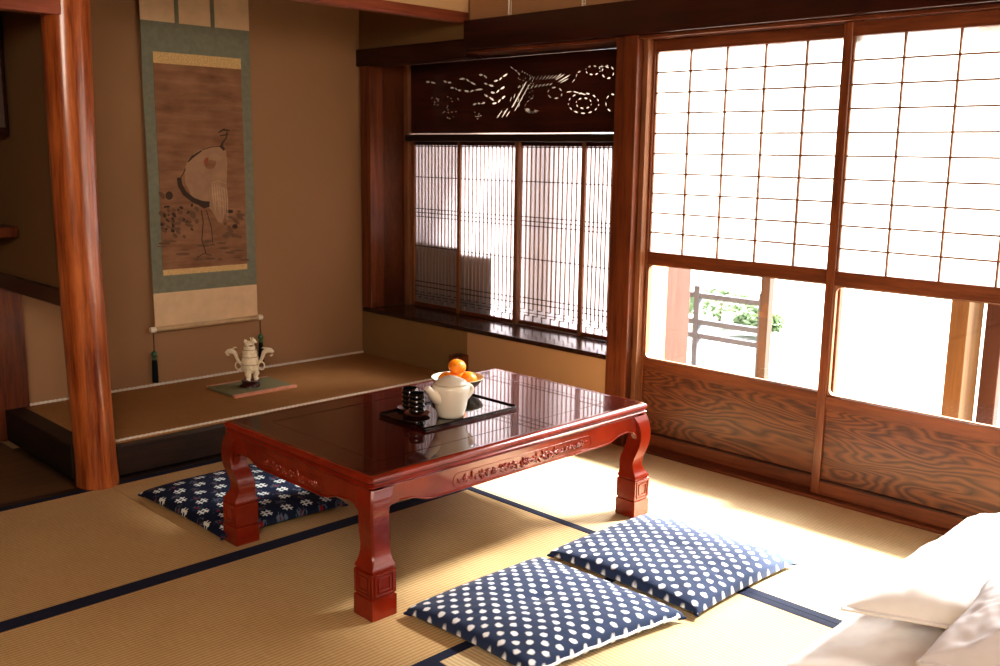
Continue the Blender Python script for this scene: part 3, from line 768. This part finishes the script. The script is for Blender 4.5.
# ------------------------------------------------------------------ things on the table
Z0 = TZ + .0016   # centre panel height above world floor (+ table base offset)
tx0, tx1, ty0, ty1 = -1.415, -1.012, -.382, -.146
tray = thing('serving_tray', 'black lacquered rectangular tray on the red table', 'tray', ((tx0 + tx1) / 2, (ty0 + ty1) / 2, Z0))
hx, hy = (tx1 - tx0) / 2, (ty1 - ty0) / 2
link('tray_base', MB().box(-hx + .004, hx - .004, -hy + .004, hy - .004, .0, .006), 'tray', tray, bevel=.001)
mb = MB(); o = rrect(hx, hy, .006, 3)
mb.loft([[(x, y, 0) for x, y in rrect(hx - .006, hy - .006, .006, 3)], [(x, y, .0095) for x, y in rrect(hx, hy, .006, 3)], [(x, y, .011) for x, y in rrect(hx - .001, hy - .001, .006, 3)],
         [(x, y, .0103) for x, y in rrect(hx - .004, hy - .004, .006, 3)], [(x, y, .0062) for x, y in rrect(hx - .007, hy - .007, .006, 3)]], cap=False)
link('tray_rim', mb, 'tray', tray, smooth=True)
ZT = Z0 + .0064
# teapot
tp = thing('teapot', 'cream glazed teapot with lid standing on the black tray', 'teapot', (-1.258, -.322, ZT))
link('body', MB().lathe([(0, 0), (.036, 0), (.041, .002), (.045, .012), (.051, .035), (.0565, .065), (.0600, .088), (.0605, .097), (.0585, .103), (.052, .1065), (.040, .107), (.038, .105), (.036, .10), (0, .10)], (0, 0, 0), 56, True), 'cream_glaze', tp, smooth=True)
ld = link('lid', MB().lathe([(.0, .1073), (.0515, .1073), (.0535, .1095), (.0515, .1125), (.042, .120), (.028, .1265), (.014, .1295), (0, .130)], (0, 0, 0), 48), 'lid_glaze', tp, smooth=True)
link('lid_knob', MB().lathe([(0, .128), (.011, .1285), (.011, .1315), (.008, .133), (0, .1335)], (0, 0, 0), 24), 'lid_glaze', ld, smooth=True)
sd = Vector((-.80, .50, 0)).normalized() if False else Vector((-.93, .37, 0)).normalized()
spv = Vector((-.93, .12, 0)).normalized()
pts = [spv * .034 + Vector((0, 0, .062)), spv * .054 + Vector((0, 0, .071)), spv * .068 + Vector((0, 0, .083)), spv * .080 + Vector((0, 0, .095)), spv * .091 + Vector((0, 0, .105))]
link('spout', MB().tube(pts, [.026, .022, .0155, .0115, .0095], 18), 'cream_glaze', tp, smooth=True)
hd = Vector((.97, -.12, 0)).normalized()
pts = [hd * (.052 + .030 * math.sin(PI * i / 14)) + Vector((0, 0, .100 - .055 * i / 14 + .006 * math.sin(PI * i / 14))) for i in range(15)]
link('handle', MB().tube(pts, [.0075] * 15, 12, flat=1.4), 'cream_glaze', tp, smooth=True)
# cups
def cup(x, y, lab):
    s = thing('cup_saucer', lab[1], 'saucer', (x, y, ZT), 'small brown saucers')
    link('saucer_dish', MB().lathe([(0, 0), (.026, 0), (.028, .002), (.040, .0065), (.0425, .0085), (.0415, .0092), (.030, .0050), (0, .0042)], (0, 0, 0), 40), 'saucer', s, smooth=True)
    c = thing('teacup', lab[0], 'teacup', (x, y, ZT + .0045), 'black teacups')
    prof = [(0, 0), (.018, 0), (.021, .003)]
    for k in range(4):
        z = .004 + k * .0155; prof += [(.0235, z), (.0268, z + .004), (.0272, z + .008), (.0262, z + .012), (.0240, z + .0148)]
    prof += [(.0252, .068), (.0245, .069), (.0225, .068), (.021, .04), (.019, .008), (0, .006)]
    link('cup_body', MB().lathe(prof, (0, 0, 0), 40), 'black_glaze', c, smooth=True)
cup(-1.330, -.240, ('ribbed black teacup nearer the teapot spout', 'brown saucer under the teacup nearer the teapot spout'))
cup(-1.302, -.172, ('ribbed black teacup standing behind the other cup, toward the fruit bowl', 'brown saucer under the rear teacup'))
# bowl of mandarins
bx, by = -1.016, -.086
bw = thing('fruit_bowl', 'olive glazed bowl with pale rim holding mandarins behind the teapot', 'bowl', (bx, by, Z0))
link('bowl_outside', MB().lathe([(0, 0), (.032, 0), (.034, .006), (.046, .012), (.070, .028), (.086, .046), (.0925, .056), (.0915, .0575)], (0, 0, 0), 56, False), 'bowl_out', bw, smooth=True)
link('bowl_inside', MB().lathe([(.0925, .0562), (.0918, .0585), (.0895, .0575), (.083, .046), (.066, .030), (.042, .016), (0, .012)], (0, 0, 0), 56, False), 'bowl_in', bw, smooth=True)
def mandarin(x, y, z, r, rot, label):
    t = thing('mandarin', label, 'mandarin orange', (x, y, z), 'mandarins in the bowl')
    t.rotation_euler = rot
    prof = []
    for i in range(17):
        a = -PI / 2 + PI * i / 16; rr = r * math.cos(a); zz = r * .84 * math.sin(a)
        if i > 13: zz -= .10 * r * ((i - 13) / 3) ** 2
        prof.append((max(rr, 0), zz))
    link('peel', MB().lathe(prof, (0, 0, 0), 32), 'orange', t, smooth=True)
    link('stem_button', MB().lathe([(0, r * .72), (.004, r * .72), (.003, r * .78), (0, r * .79)], (0, 0, 0), 10), 'stem', t)
zb = Z0 + .012
mandarin(bx - .037, by + .018, zb + .0385, .0300, (.3, -.4, 0), 'mandarin at the left of the bowl, half hidden by the teapot lid')
mandarin(bx + .030, by - .030, zb + .0385, .0300, (.4, .5, 0), 'mandarin at the right of the bowl near its rim')
mandarin(bx + .024, by + .034, zb + .0400, .0280, (-.5, .2, 0), 'mandarin at the back of the bowl under the top one')
mandarin(bx + .004, by + .006, zb + .0815, .032, (.1, .15, 0), 'topmost mandarin of the pile in the bowl')

# ------------------------------------------------------------------ cushions and bedding
def pillow(corners, thick, nu=64, nv=64, z0=.0, lift=0, power=.42, concave=.02, wrinkle=.004, seed=1, seam=.5, flatb=.12, wscale=9, dent=0, tuft=False, fold=()):
    """corners: four (x, y[, z]) going round; puffed surface above and flatter one below, meeting in a seam"""
    from mathutils import noise as nz
    C = [Vector((c[0], c[1], c[2] if len(c) > 2 else 0)) for c in corners]
    lu = ((C[1] - C[0]).length + (C[2] - C[3]).length) / 2; lv = ((C[3] - C[0]).length + (C[2] - C[1]).length) / 2
    mb = MB(); tops = []; bots = []; uv = []
    def warp(t): return .5 - .5 * math.cos(PI * t)
    cc = (C[0] + C[1] + C[2] + C[3]) / 4
    for j in range(nv + 1):
        for i in range(nu + 1):
            u = warp(i / nu) * .45 + (i / nu) * .55; v = warp(j / nv) * .45 + (j / nv) * .55
            a, b = 2 * u - 1, 2 * v - 1
            p = C[0] * (1 - u) * (1 - v) + C[1] * u * (1 - v) + C[2] * u * v + C[3] * (1 - u) * v
            # sides draw in between the corners
            ex = (1 - b * b); ey = (1 - a * a)
            du = (C[1] - C[0]).normalized(); dv = (C[3] - C[0]).normalized()
            p = p - du * (a * abs(a) ** 2 * ex * concave) - dv * (b * abs(b) ** 2 * ey * concave)
            e = max(0, (1 - abs(a) ** 2.6)) * max(0, (1 - abs(b) ** 2.6))
            h = e ** power
            edge = min(1, 6 * min(1 - abs(a), 1 - abs(b)))
            q = Vector((p.x * wscale + seed * 7.1, p.y * wscale, seed * 3.3))
            w = nz.fractal(q, 1.0, 2.0, 4) * wrinkle * edge
            rad = abs(nz.noise(Vector((math.atan2(b, a) * 5 + seed, seed * 1.3, 0)))) * wrinkle * 1.4 * min(1, math.hypot(a, b)) * edge
            top = lift + thick * (seam * .35 + (1 - seam * .35) * h) + w - rad
            if tuft: top -= .006 * math.exp(-((a * a + b * b) / .012)) + .004 * math.exp(-((a * a + b * b) / .12))
            for (fu, fv, ang, wid, dep, ln) in fold:
                x = (a - fu) * math.cos(ang) + (b - fv) * math.sin(ang); y = -(a - fu) * math.sin(ang) + (b - fv) * math.cos(ang)
                top += dep * math.exp(-(y / wid) ** 2) * math.exp(-(x / ln) ** 2) * edge
            bot = lift + thick * seam * .35 * (1 - h) + 0 * flatb
            tops.append(Vector((p.x, p.y, z0 + p.z + max(top, .0005)))); bots.append(Vector((p.x, p.y, z0 + p.z + max(min(bot, top - .001), .0002)))); uv.append((u * lu, v * lv))
    n = nu + 1; f = []
    for j in range(nv):
        for i in range(nu):
            k = j * n + i; f.append((k, k + 1, k + n + 1, k + n)); k2 = k + len(tops); f.append((k2, k2 + n, k2 + n + 1, k2 + 1))
    rim = [i for i in range(nu)] + [nu + j * n for j in range(nv)] + [nv * n + nu - i for i in range(nu)] + [(nv - j) * n for j in range(nv)]
    T_ = len(tops)
    for a, b in zip(rim, rim[1:] + rim[:1]): f.append((a, a + T_, b + T_, b))
    mb.add(tops + bots, f, uv + uv)
    return mb, [tops[r] for r in rim]
def place(root_loc, mb):
    L = Vector(root_loc); mb.v = [tuple(Vector(p) - L) for p in mb.v]; return mb
def zabuton(name, label, corners, mat, seed, thick=.066, group=None, piping=None):
    mb, rim = pillow(corners, thick, seed=seed, concave=.010, wrinkle=.0045, z0=.0015, power=.30, tuft=True, seam=.75)
    c = sum((Vector((p[0], p[1], 0)) for p in corners), Vector()) / 4; c.z = .0012
    t = thing(name, label, 'cushion', c, group)
    cov = link('cushion_cover', place(c, mb), mat, t, smooth=True)
    for k, p in enumerate(corners):   # little corner tassels
        p = Vector((p[0], p[1], .014)); d = (p - Vector((c.x, c.y, .014))).normalized()
        link('corner_tip', place(c, MB().tube([p - d * .018, p - d * .004, p + d * .004], [.008, .005, .0025], 8)), 'indigo', t, smooth=True)
    if piping is not None:
        n = len(rim) // 4; a = rim[piping * n:(piping + 1) * n + 1]
        s = a[4:-4]
        link('white_edge', place(c, MB().tube([q + Vector((0, 0, .004 + .0015 * math.sin(i * .7))) for i, q in enumerate(s)], .0042, 6)), 'piping', t, smooth=True)
    return t
zabuton('floor_cushion', 'blue floor cushion with white spots nearest the front table leg', [(-1.722, -1.135), (-1.203, -1.205), (-1.213, -.680), (-1.735, -.675)], 'dots', 3, group=None, piping=0)
zabuton('floor_cushion', 'blue white-spotted floor cushion between the right table leg and the bedding', [(-1.168, -1.222), (-.655, -1.230), (-.668, -.680), (-1.165, -.672)], 'dots', 9)
zabuton('floor_cushion', 'dark navy patterned floor cushion behind the back left table leg', [(-1.835, .120), (-1.36, .105), (-1.345, .70), (-1.845, .685)], 'igeta', 5, thick=.058)

def bedpiece(name, label, cat, corners, thick, z0, seed, cloth='bed', **kw):
    mb, rim = pillow(corners, thick, 90, 70, seed=seed, z0=z0, **kw)
    c = sum((Vector((p[0], p[1], 0)) for p in corners), Vector()) / 4; c.z = z0
    t = thing(name, label, cat, c)
    link('cotton_cover', place(c, mb), cloth, t, smooth=True)
    link('seam_edge', place(c, MB().tube([q - Vector((0, 0, .003)) for q in rim + rim[:1]], .006, 6)), cloth, t, smooth=True)
    return t
A = lambda px, py, z: at(px, py, 'Z', z)
# folded quilt at the bottom, pillow on it, second pillow in front
q0 = A(782, 664, .035)
bedpiece('folded_quilt', 'white folded quilt lying lowest in the bedding pile', 'quilt', [(q0.x, q0.y - .0), (-.85, -2.75), (-.12, -2.3), (-.62, -1.50)], .115, .0015, 11, wrinkle=.012, concave=.02, power=.33, seam=.5)
p0 = A(842, 612, .15); p1 = A(972, 515, .20)
bedpiece('bed_pillow', 'white pillow lying flat on the quilt with its left corner open', 'pillow', [(p0.x, p0.y, 0), (-.98, -2.12, .01), (-.22, -2.20, -.01), (p1.x + .03, p1.y + .0, .025)], .165, .118, 21, wrinkle=.014, concave=.02, power=.48, seam=.75, fold=((-.45, .1, .9, .06, .010, .5), (-.3, -.2, 1.2, .05, -.008, .4)))
c0 = A(918, 672, .20); c1 = A(985, 585, .27)
bedpiece('crumpled_pillow', 'white crumpled pillow, greyed as shade, leaning over the others at the right edge', 'pillow', [(c0.x, c0.y, -.02), (-1.2, -2.45, 0), (-.55, -2.45, .03), (c1.x, c1.y, .03)], .13, .215, 31, cloth='bed_shaded', wrinkle=.018, concave=.02, power=.36, seam=.6, fold=((.1, .2, .5, .04, .012, .5), (-.3, .3, 1.9, .05, -.012, .5), (.3, -.1, .2, .04, -.010, .6)))

# ------------------------------------------------------------------ hanging scroll
SX0, SX1, SY = -1.245, -.700, 1.775
scr = thing('hanging_scroll', 'tall hanging scroll with an aged crane painting in a sage silk border', 'hanging scroll', ((SX0 + SX1) / 2, SY, .395))
ox, oz = (SX0 + SX1) / 2, .395
def sheet(x0, x1, z0, z1, y, th=.0012, wav=True):
    """thin hanging cloth with a slight wave, thickness along y"""
    mb = MB(); nx, nz_ = 8, 60; fr = []; bk = []
    for j in range(nz_ + 1):
        z = z0 + (z1 - z0) * j / nz_
        for i in range(nx + 1):
            x = x0 + (x1 - x0) * i / nx
            d = .0030 * math.sin(z * 9 + 1) * (1 if wav else 0) * (1 - .5 * (x - SX0) / (SX1 - SX0))
            fr.append((x - ox, y - SY + d, z - oz)); bk.append((x - ox, y - SY + d + th, z - oz))
    n = nx + 1; f = []; Tn = len(fr)
    for j in range(nz_):
        for i in range(nx): k = j * n + i; f += [(k, k + 1, k + n + 1, k + n), (k + Tn, k + n + Tn, k + n + 1 + Tn, k + 1 + Tn)]
    rim = list(range(nx)) + [nx + j * n for j in range(nz_)] + [nz_ * n + nx - i for i in range(nx)] + [(nz_ - j) * n for j in range(nz_)]
    for a, b in zip(rim, rim[1:] + rim[:1]): f.append((a, b, b + Tn, a + Tn))
    return mb.add(fr + bk, f)
link('lower_cream_silk', sheet(SX0, SX1, .395, .5645, SY - .006), 'silk_cream', scr, smooth=True)
link('sage_border', sheet(SX0, SX1, .5645, 1.792, SY - .006), 'silk_green', scr, smooth=True)
link('upper_cream_silk', sheet(SX0, SX1, 1.792, 2.22, SY - .006), 'silk_cream', scr, smooth=True)
for x in (-1.072, -.893): link('hanging_strip', sheet(x - .010, x + .010, 1.785, 2.22, SY - .0085), 'silk_green', scr, smooth=True)
link('gold_band', sheet(-1.192, -.750, .645, .672, SY - .0076), 'silk_gold', scr, smooth=True)
link('gold_band', sheet(-1.192, -.750, 1.610, 1.660, SY - .0076), 'silk_gold', scr, smooth=True)
pa = link('painting_silk', sheet(-1.192, -.750, .672, 1.610, SY - .0078), 'painting', scr, smooth=True)
link('bottom_roller', MB().tube([(-.272, -.008, 0), (0, -.008, 0), (.272, -.008, 0)], .0125, 20), 'roller', scr, smooth=True)
for s in (-1, 1):
    link('roller_end', MB().tube([(s * .272, -.008, 0), (s * .290, -.008, 0), (s * .297, -.008, 0)], [.0145, .0145, .012], 20), 'bone', scr, smooth=True)
    tz = .0 if s < 0 else .035
    t_ = link('tassel', MB().tube([(s * .284, -.010, -.135 + tz * .4), (s * .284, -.010, -.15), (s * .284, -.010, -.200 - (0 if s < 0 else -.015)), (s * .284, -.010, -.250 + tz * .5)], [.010, .012, .013, .014], 14), 'tassel', scr, smooth=True)
    link('tassel_cord', MB().tube([(s * .284, -.010, -.010), (s * .283, -.010, -.06), (s * .284, -.010, -.11)], .0022, 6), 'cord', t_)
    link('green_bead', MB().ellipsoid((s * .284, -.010, -.116 + tz * .4), (.014, .014, .017)), 'jade', t_, smooth=True)
    link('green_bead', MB().ellipsoid((s * .284, -.010, -.138 + tz * .4), (.012, .012, .010)), 'jade', t_, smooth=True)
link('top_rod', MB().tube([(-.275, -.006, 1.825), (0, -.006, 1.825), (.275, -.006, 1.825)], .009, 12), 'roller', scr, smooth=True)
# painted crane, flat colour shapes lying on the silk
def sp(px, py):
    p = at(140 + px * .3, 90 + py * .3, 'Y', SY - .012); return (p.x - ox, p.z - oz)
def wave_y(z, x): return .0030 * math.sin((z + oz) * 9 + 1) * (1 - .5 * (x + ox - SX0) / (SX1 - SX0))
def paint(name, polys, m, lay):
    mb = MB()
    for pl in polys:
        pts = [sp(*p) for p in pl]; c = (sum(p[0] for p in pts) / len(pts), sum(p[1] for p in pts) / len(pts))
        v = [(x, -.0078 - .0004 * lay + wave_y(z, x), z) for x, z in pts] + [(c[0], -.0078 - .0004 * lay + wave_y(c[1], c[0]), c[1])]
        n = len(pts); mb.add(v, [(i, (i + 1) % n, n) for i in range(n)])
    return link(name, mb, m, pa)
def stroke(pts, ws):
    L_, R_ = [], []
    for i, p in enumerate(pts):
        a = pts[max(i - 1, 0)]; b = pts[min(i + 1, len(pts) - 1)]; dx, dy = b[0] - a[0], b[1] - a[1]; l = math.hypot(dx, dy) or 1
        w = ws if not isinstance(ws, (list, tuple)) else ws[i]
        L_.append((p[0] - dy / l * w, p[1] + dx / l * w)); R_.append((p[0] + dy / l * w, p[1] - dx / l * w))
    return [[L_[i], L_[i + 1], R_[i + 1], R_[i]] for i in range(len(pts) - 1)]
def ell(cx_, cy_, rx, ry, n=24, rot=0): return [(cx_ + rx * math.cos(2 * PI * i / n) * math.cos(rot) - ry * math.sin(2 * PI * i / n) * math.sin(rot), cy_ + rx * math.cos(2 * PI * i / n) * math.sin(rot) + ry * math.sin(2 * PI * i / n) * math.cos(rot)) for i in range(n)]
rp = random.Random(11)
body = [(150, 262), (160, 235), (180, 212), (205, 198), (240, 190), (272, 188), (288, 205), (292, 240), (290, 300), (292, 350), (288, 400), (276, 446), (262, 440), (240, 400), (200, 372), (170, 350), (152, 310)]
paint('crane_body', [body], 'crane_white', 1)
wash = []
for k in range(46): x = rp.choice([rp.uniform(72, 200), rp.uniform(285, 345)]); y = rp.uniform(395, 490) if x > 100 else rp.uniform(345, 480); wash.append(ell(x, y, rp.uniform(5, 16), rp.uniform(4, 9), 9, rp.random()))
for k in range(20): wash.append(ell(rp.uniform(75, 350), rp.uniform(490, 575), rp.uniform(8, 26), rp.uniform(2, 5), 9))
paint('ink_wash_foliage', wash, 'ink_soft', 1)
dk = []
for k in range(26): dk.append(ell(rp.uniform(72, 185), rp.uniform(380, 470), rp.uniform(3, 8), rp.uniform(3, 6), 8, rp.random()))
dk.append(ell(98, 352, 12, 14)); dk += [ell(300, 405, 12, 6), ell(318, 455, 9, 8)]
paint('ink_foliage', dk, 'ink', 2)
out_ = []
out_ += stroke([(130, 292), (134, 318), (150, 345), (176, 366), (205, 378), (232, 382)], [7, 8, 8, 8, 9, 10])
out_ += stroke([(160, 240), (176, 222), (206, 202)], [2, 4, 2])
out_ += stroke([(232, 382), (215, 390), (200, 385)], [6, 5, 2])
out_ += stroke([(152, 262), (144, 280), (134, 296)], 1.6) + stroke([(206, 200), (240, 190), (272, 188)], 1.2)
hl_ = stroke([(282, 200), (272, 188), (276, 176), (288, 160), (292, 140)], [4, 6, 3, 2, 2]) + stroke([(262, 142), (280, 132), (300, 136)], [1.5, 4, 2]) + stroke([(268, 152), (296, 148)], 2)
paint('crane_head_lines', hl_, 'ink', 3)
lg_ = stroke([(205, 400), (212, 440), (208, 500), (222, 545)], 1.6) + stroke([(222, 400), (240, 460), (244, 510)], 1.2) + stroke([(190, 560), (215, 545), (240, 552)], 1.2)
paint('crane_leg_lines', lg_, 'ink', 3)
paint('crane_outline', out_, 'ink', 3)
fe = []
for k in range(7):
    x = 240 + k * 8; fe += stroke([(x, 310 + k * 3), (x + 4, 360), (x + rp.uniform(2, 10), 400 + k * 6)], [1, 2, .6])
for k in range(5): fe += stroke([(240 + k * 3, 310 + k * 20), (262, 302 + k * 20), (286 - k, 312 + k * 20)], 1)
paint('crane_feather_lines', fe, 'crane_line', 4)
paint('crane_eye_mark', [ell(221, 236, 7, 12, 14, .4)], 'crane_red', 5)

# ------------------------------------------------------------------ incense burner figure on its mat
fm_ = thing('display_mat', 'small sage green display mat with pink brocade ends in the alcove', 'mat', (-.91, 1.455, .1243))
FX0, FX1, FY0, FY1 = -1.098, -.774, 1.312, 1.575
link('mat_cloth', box(FX0 + .91, FX1 + .91, FY0 - 1.455, FY1 - 1.455, 0, .011), 'mat_green', fm_, bevel=.002)
link('brocade_edge', box(FX0 + .908, FX1 + .912, FY0 - 1.457, FY0 - 1.455 + .022, .0, .0135), 'brocade', fm_, bevel=.003)
link('brocade_edge', box(FX0 + .908, FX1 + .912, FY1 - 1.455 - .012, FY1 - 1.453, .0, .0125), 'brocade', fm_, bevel=.003)
bz = .1243 + .0112
ib = thing('incense_burner', 'carved ivory incense burner with dragon head handles on dark wooden stand', 'incense burner', (-.944, 1.440, bz)); ib.scale = (1.12, 1.12, 1.12)
sd_ = link('stand', MB().lathe([(0, 0), (.034, 0), (.040, .003), (.038, .010), (.034, .014), (.036, .020), (.039, .024), (.037, .027), (0, .027)], (0, 0, 0), 32), 'redwood', ib, smooth=True)
for a in (0, 1, 2): link('stand_foot', MB().ellipsoid((.034 * math.cos(a * 2.1 + .8), .034 * math.sin(a * 2.1 + .8), .007), (.010, .010, .007)), 'redwood', sd_, smooth=True)
for a in (-2.5, -.65, 1.3):
    d = Vector((math.cos(a), math.sin(a), 0))
    link('leg', MB().tube([d * .022 + Vector((0, 0, .068)), d * .026 + Vector((0, 0, .055)), d * .021 + Vector((0, 0, .042)), d * .024 + Vector((0, 0, .032)), d * .027 + Vector((0, 0, .0272))], [.013, .013, .0095, .010, .012], 12), 'ivory', ib, smooth=True)
pf = [(0, .056), (.022, .058), (.030, .068), (.034, .082), (.0345, .092), (.0335, .094), (.035, .097), (.0345, .110), (.033, .122), (.0305, .126), (.032, .129), (.031, .134), (.028, .138), (.0285, .150), (.029, .156), (.024, .160), (.0245, .166), (.022, .172), (.0, .176)]
bd = link('body', MB().lathe(pf, (0, 0, 0), 36), 'ivory', ib, smooth=True)
rq = random.Random(4); cm = MB()
for k in range(90):
    a = rq.uniform(0, 2 * PI); z = rq.uniform(.070, .150); r = .0335 if z < .125 else .0285
    cm.ellipsoid((r * math.cos(a), r * math.sin(a), z), (.0038, .0038, .0026), None, 6, 4)
link('relief_carving', cm, 'ivory', bd, smooth=True)
gm = MB()
for z, r in ((.095, .0352), (.127, .0318), (.158, .0275)): gm.tube([(r * math.cos(a), r * math.sin(a), z) for a in [i * 2 * PI / 32 for i in range(33)]], .0012, 5)
link('groove_lines', gm, 'ivory_dark', bd)
ln = link('lid_lion', MB().ellipsoid((0, 0, .180), (.021, .018, .014)).ellipsoid((.012, -.010, .193), (.012, .011, .011)).ellipsoid((.020, -.015, .189), (.007, .006, .005)).ellipsoid((-.014, .006, .192), (.008, .007, .010)).ellipsoid((.006, -.001, .203), (.004, .003, .005)).ellipsoid((.016, -.004, .203), (.004, .003, .004)), 'ivory', ib, smooth=True)
link('mouth_opening', MB().ellipsoid((-.004, -.020, .176), (.012, .004, .0025)), 'ivory_dark', ln, smooth=True)
for s in (-1, 1):
    e = Vector((.72 * s, -.69 * s, 0))   # handles spread across the view
    pts = [e * .030 + Vector((0, 0, .092)), e * .046 + Vector((0, 0, .104)), e * .054 + Vector((0, 0, .122)), e * .060 + Vector((0, 0, .140)), e * .074 + Vector((0, 0, .150)), e * .088 + Vector((0, 0, .148)), e * .100 + Vector((0, 0, .141))]
    if s > 0: pts = [p + Vector((0, 0, .006)) for p in pts]
    h = link('dragon_handle', MB().tube(pts, [.0085, .0075, .008, .0095, .012, .0105, .0055], 12), 'ivory', ib, smooth=True)
    link('dragon_horns', MB().tube([e * .070 + Vector((0, 0, .158)), e * .060 + Vector((0, 0, .166)), e * .052 + Vector((0, 0, .164))], [.004, .003, .0015], 6).tube([e * .096 + Vector((0, 0, .137)), e * .090 + Vector((0, 0, .131)), e * .084 + Vector((0, 0, .133))], [.004, .0035, .002], 6), 'ivory', h, smooth=True)
    c = e * .048 + Vector((0, 0, .088))
    link('hanging_ring', MB().tube([c + e * (.013 * math.cos(a)) + Vector((0, 0, .017 * math.sin(a))) for a in [i * 2 * PI / 20 for i in range(21)]], .0032, 8), 'ivory', h, smooth=True)

# ------------------------------------------------------------------ light
w = bpy.data.worlds.new('World'); sc.world = w; w.use_nodes = True; nt = w.node_tree; nt.nodes.clear()
wo = nt.nodes.new('ShaderNodeOutputWorld'); bg = nt.nodes.new('ShaderNodeBackground'); bg.inputs[0].default_value = (.93, .97, 1.0, 1); bg.inputs[1].default_value = 1.9
nt.links.new(bg.outputs[0], wo.inputs[0])
def light(name, typ, loc, direction, energy, color, **kw):
    l = bpy.data.lights.new(name, typ); l.energy = energy; l.color = color
    for k, v in kw.items(): setattr(l, k, v)
    o = bpy.data.objects.new(name, l); COL.objects.link(o); o.location = loc
    o.rotation_euler = Vector(direction).to_track_quat('-Z', 'Y').to_euler(); return o
light('sun', 'SUN', (5, -3, 5), (-.72, .30, -.72), 46, (1, .98, .945), angle=math.radians(12))
light('bay_fill', 'AREA', (2.0, .2, 2.4), (-1, .15, -.72), 190, (1, .96, .97), shape='RECTANGLE', size=1.6, size_y=1.6)  # added area lamp that brightens the bay window paper
light('room_fill', 'AREA', (-3.9, -3.2, 2.1), (.5, .6, -.75), 78, (1, .90, .78), shape='RECTANGLE', size=1.6, size_y=1.2)  # added warm fill lamp high up behind the camera
sc.view_settings.view_transform = 'Standard'; sc.view_settings.look = 'Medium High Contrast'; sc.view_settings.exposure = .68; sc.view_settings.gamma = 1
cy_ = sc.cycles
cy_.use_denoising = True
cy_.max_bounces = 8; cy_.transparent_max_bounces = 12; cy_.diffuse_bounces = 5; cy_.sample_clamp_indirect = 6
cy_.caustics_reflective = False; cy_.caustics_refractive = False
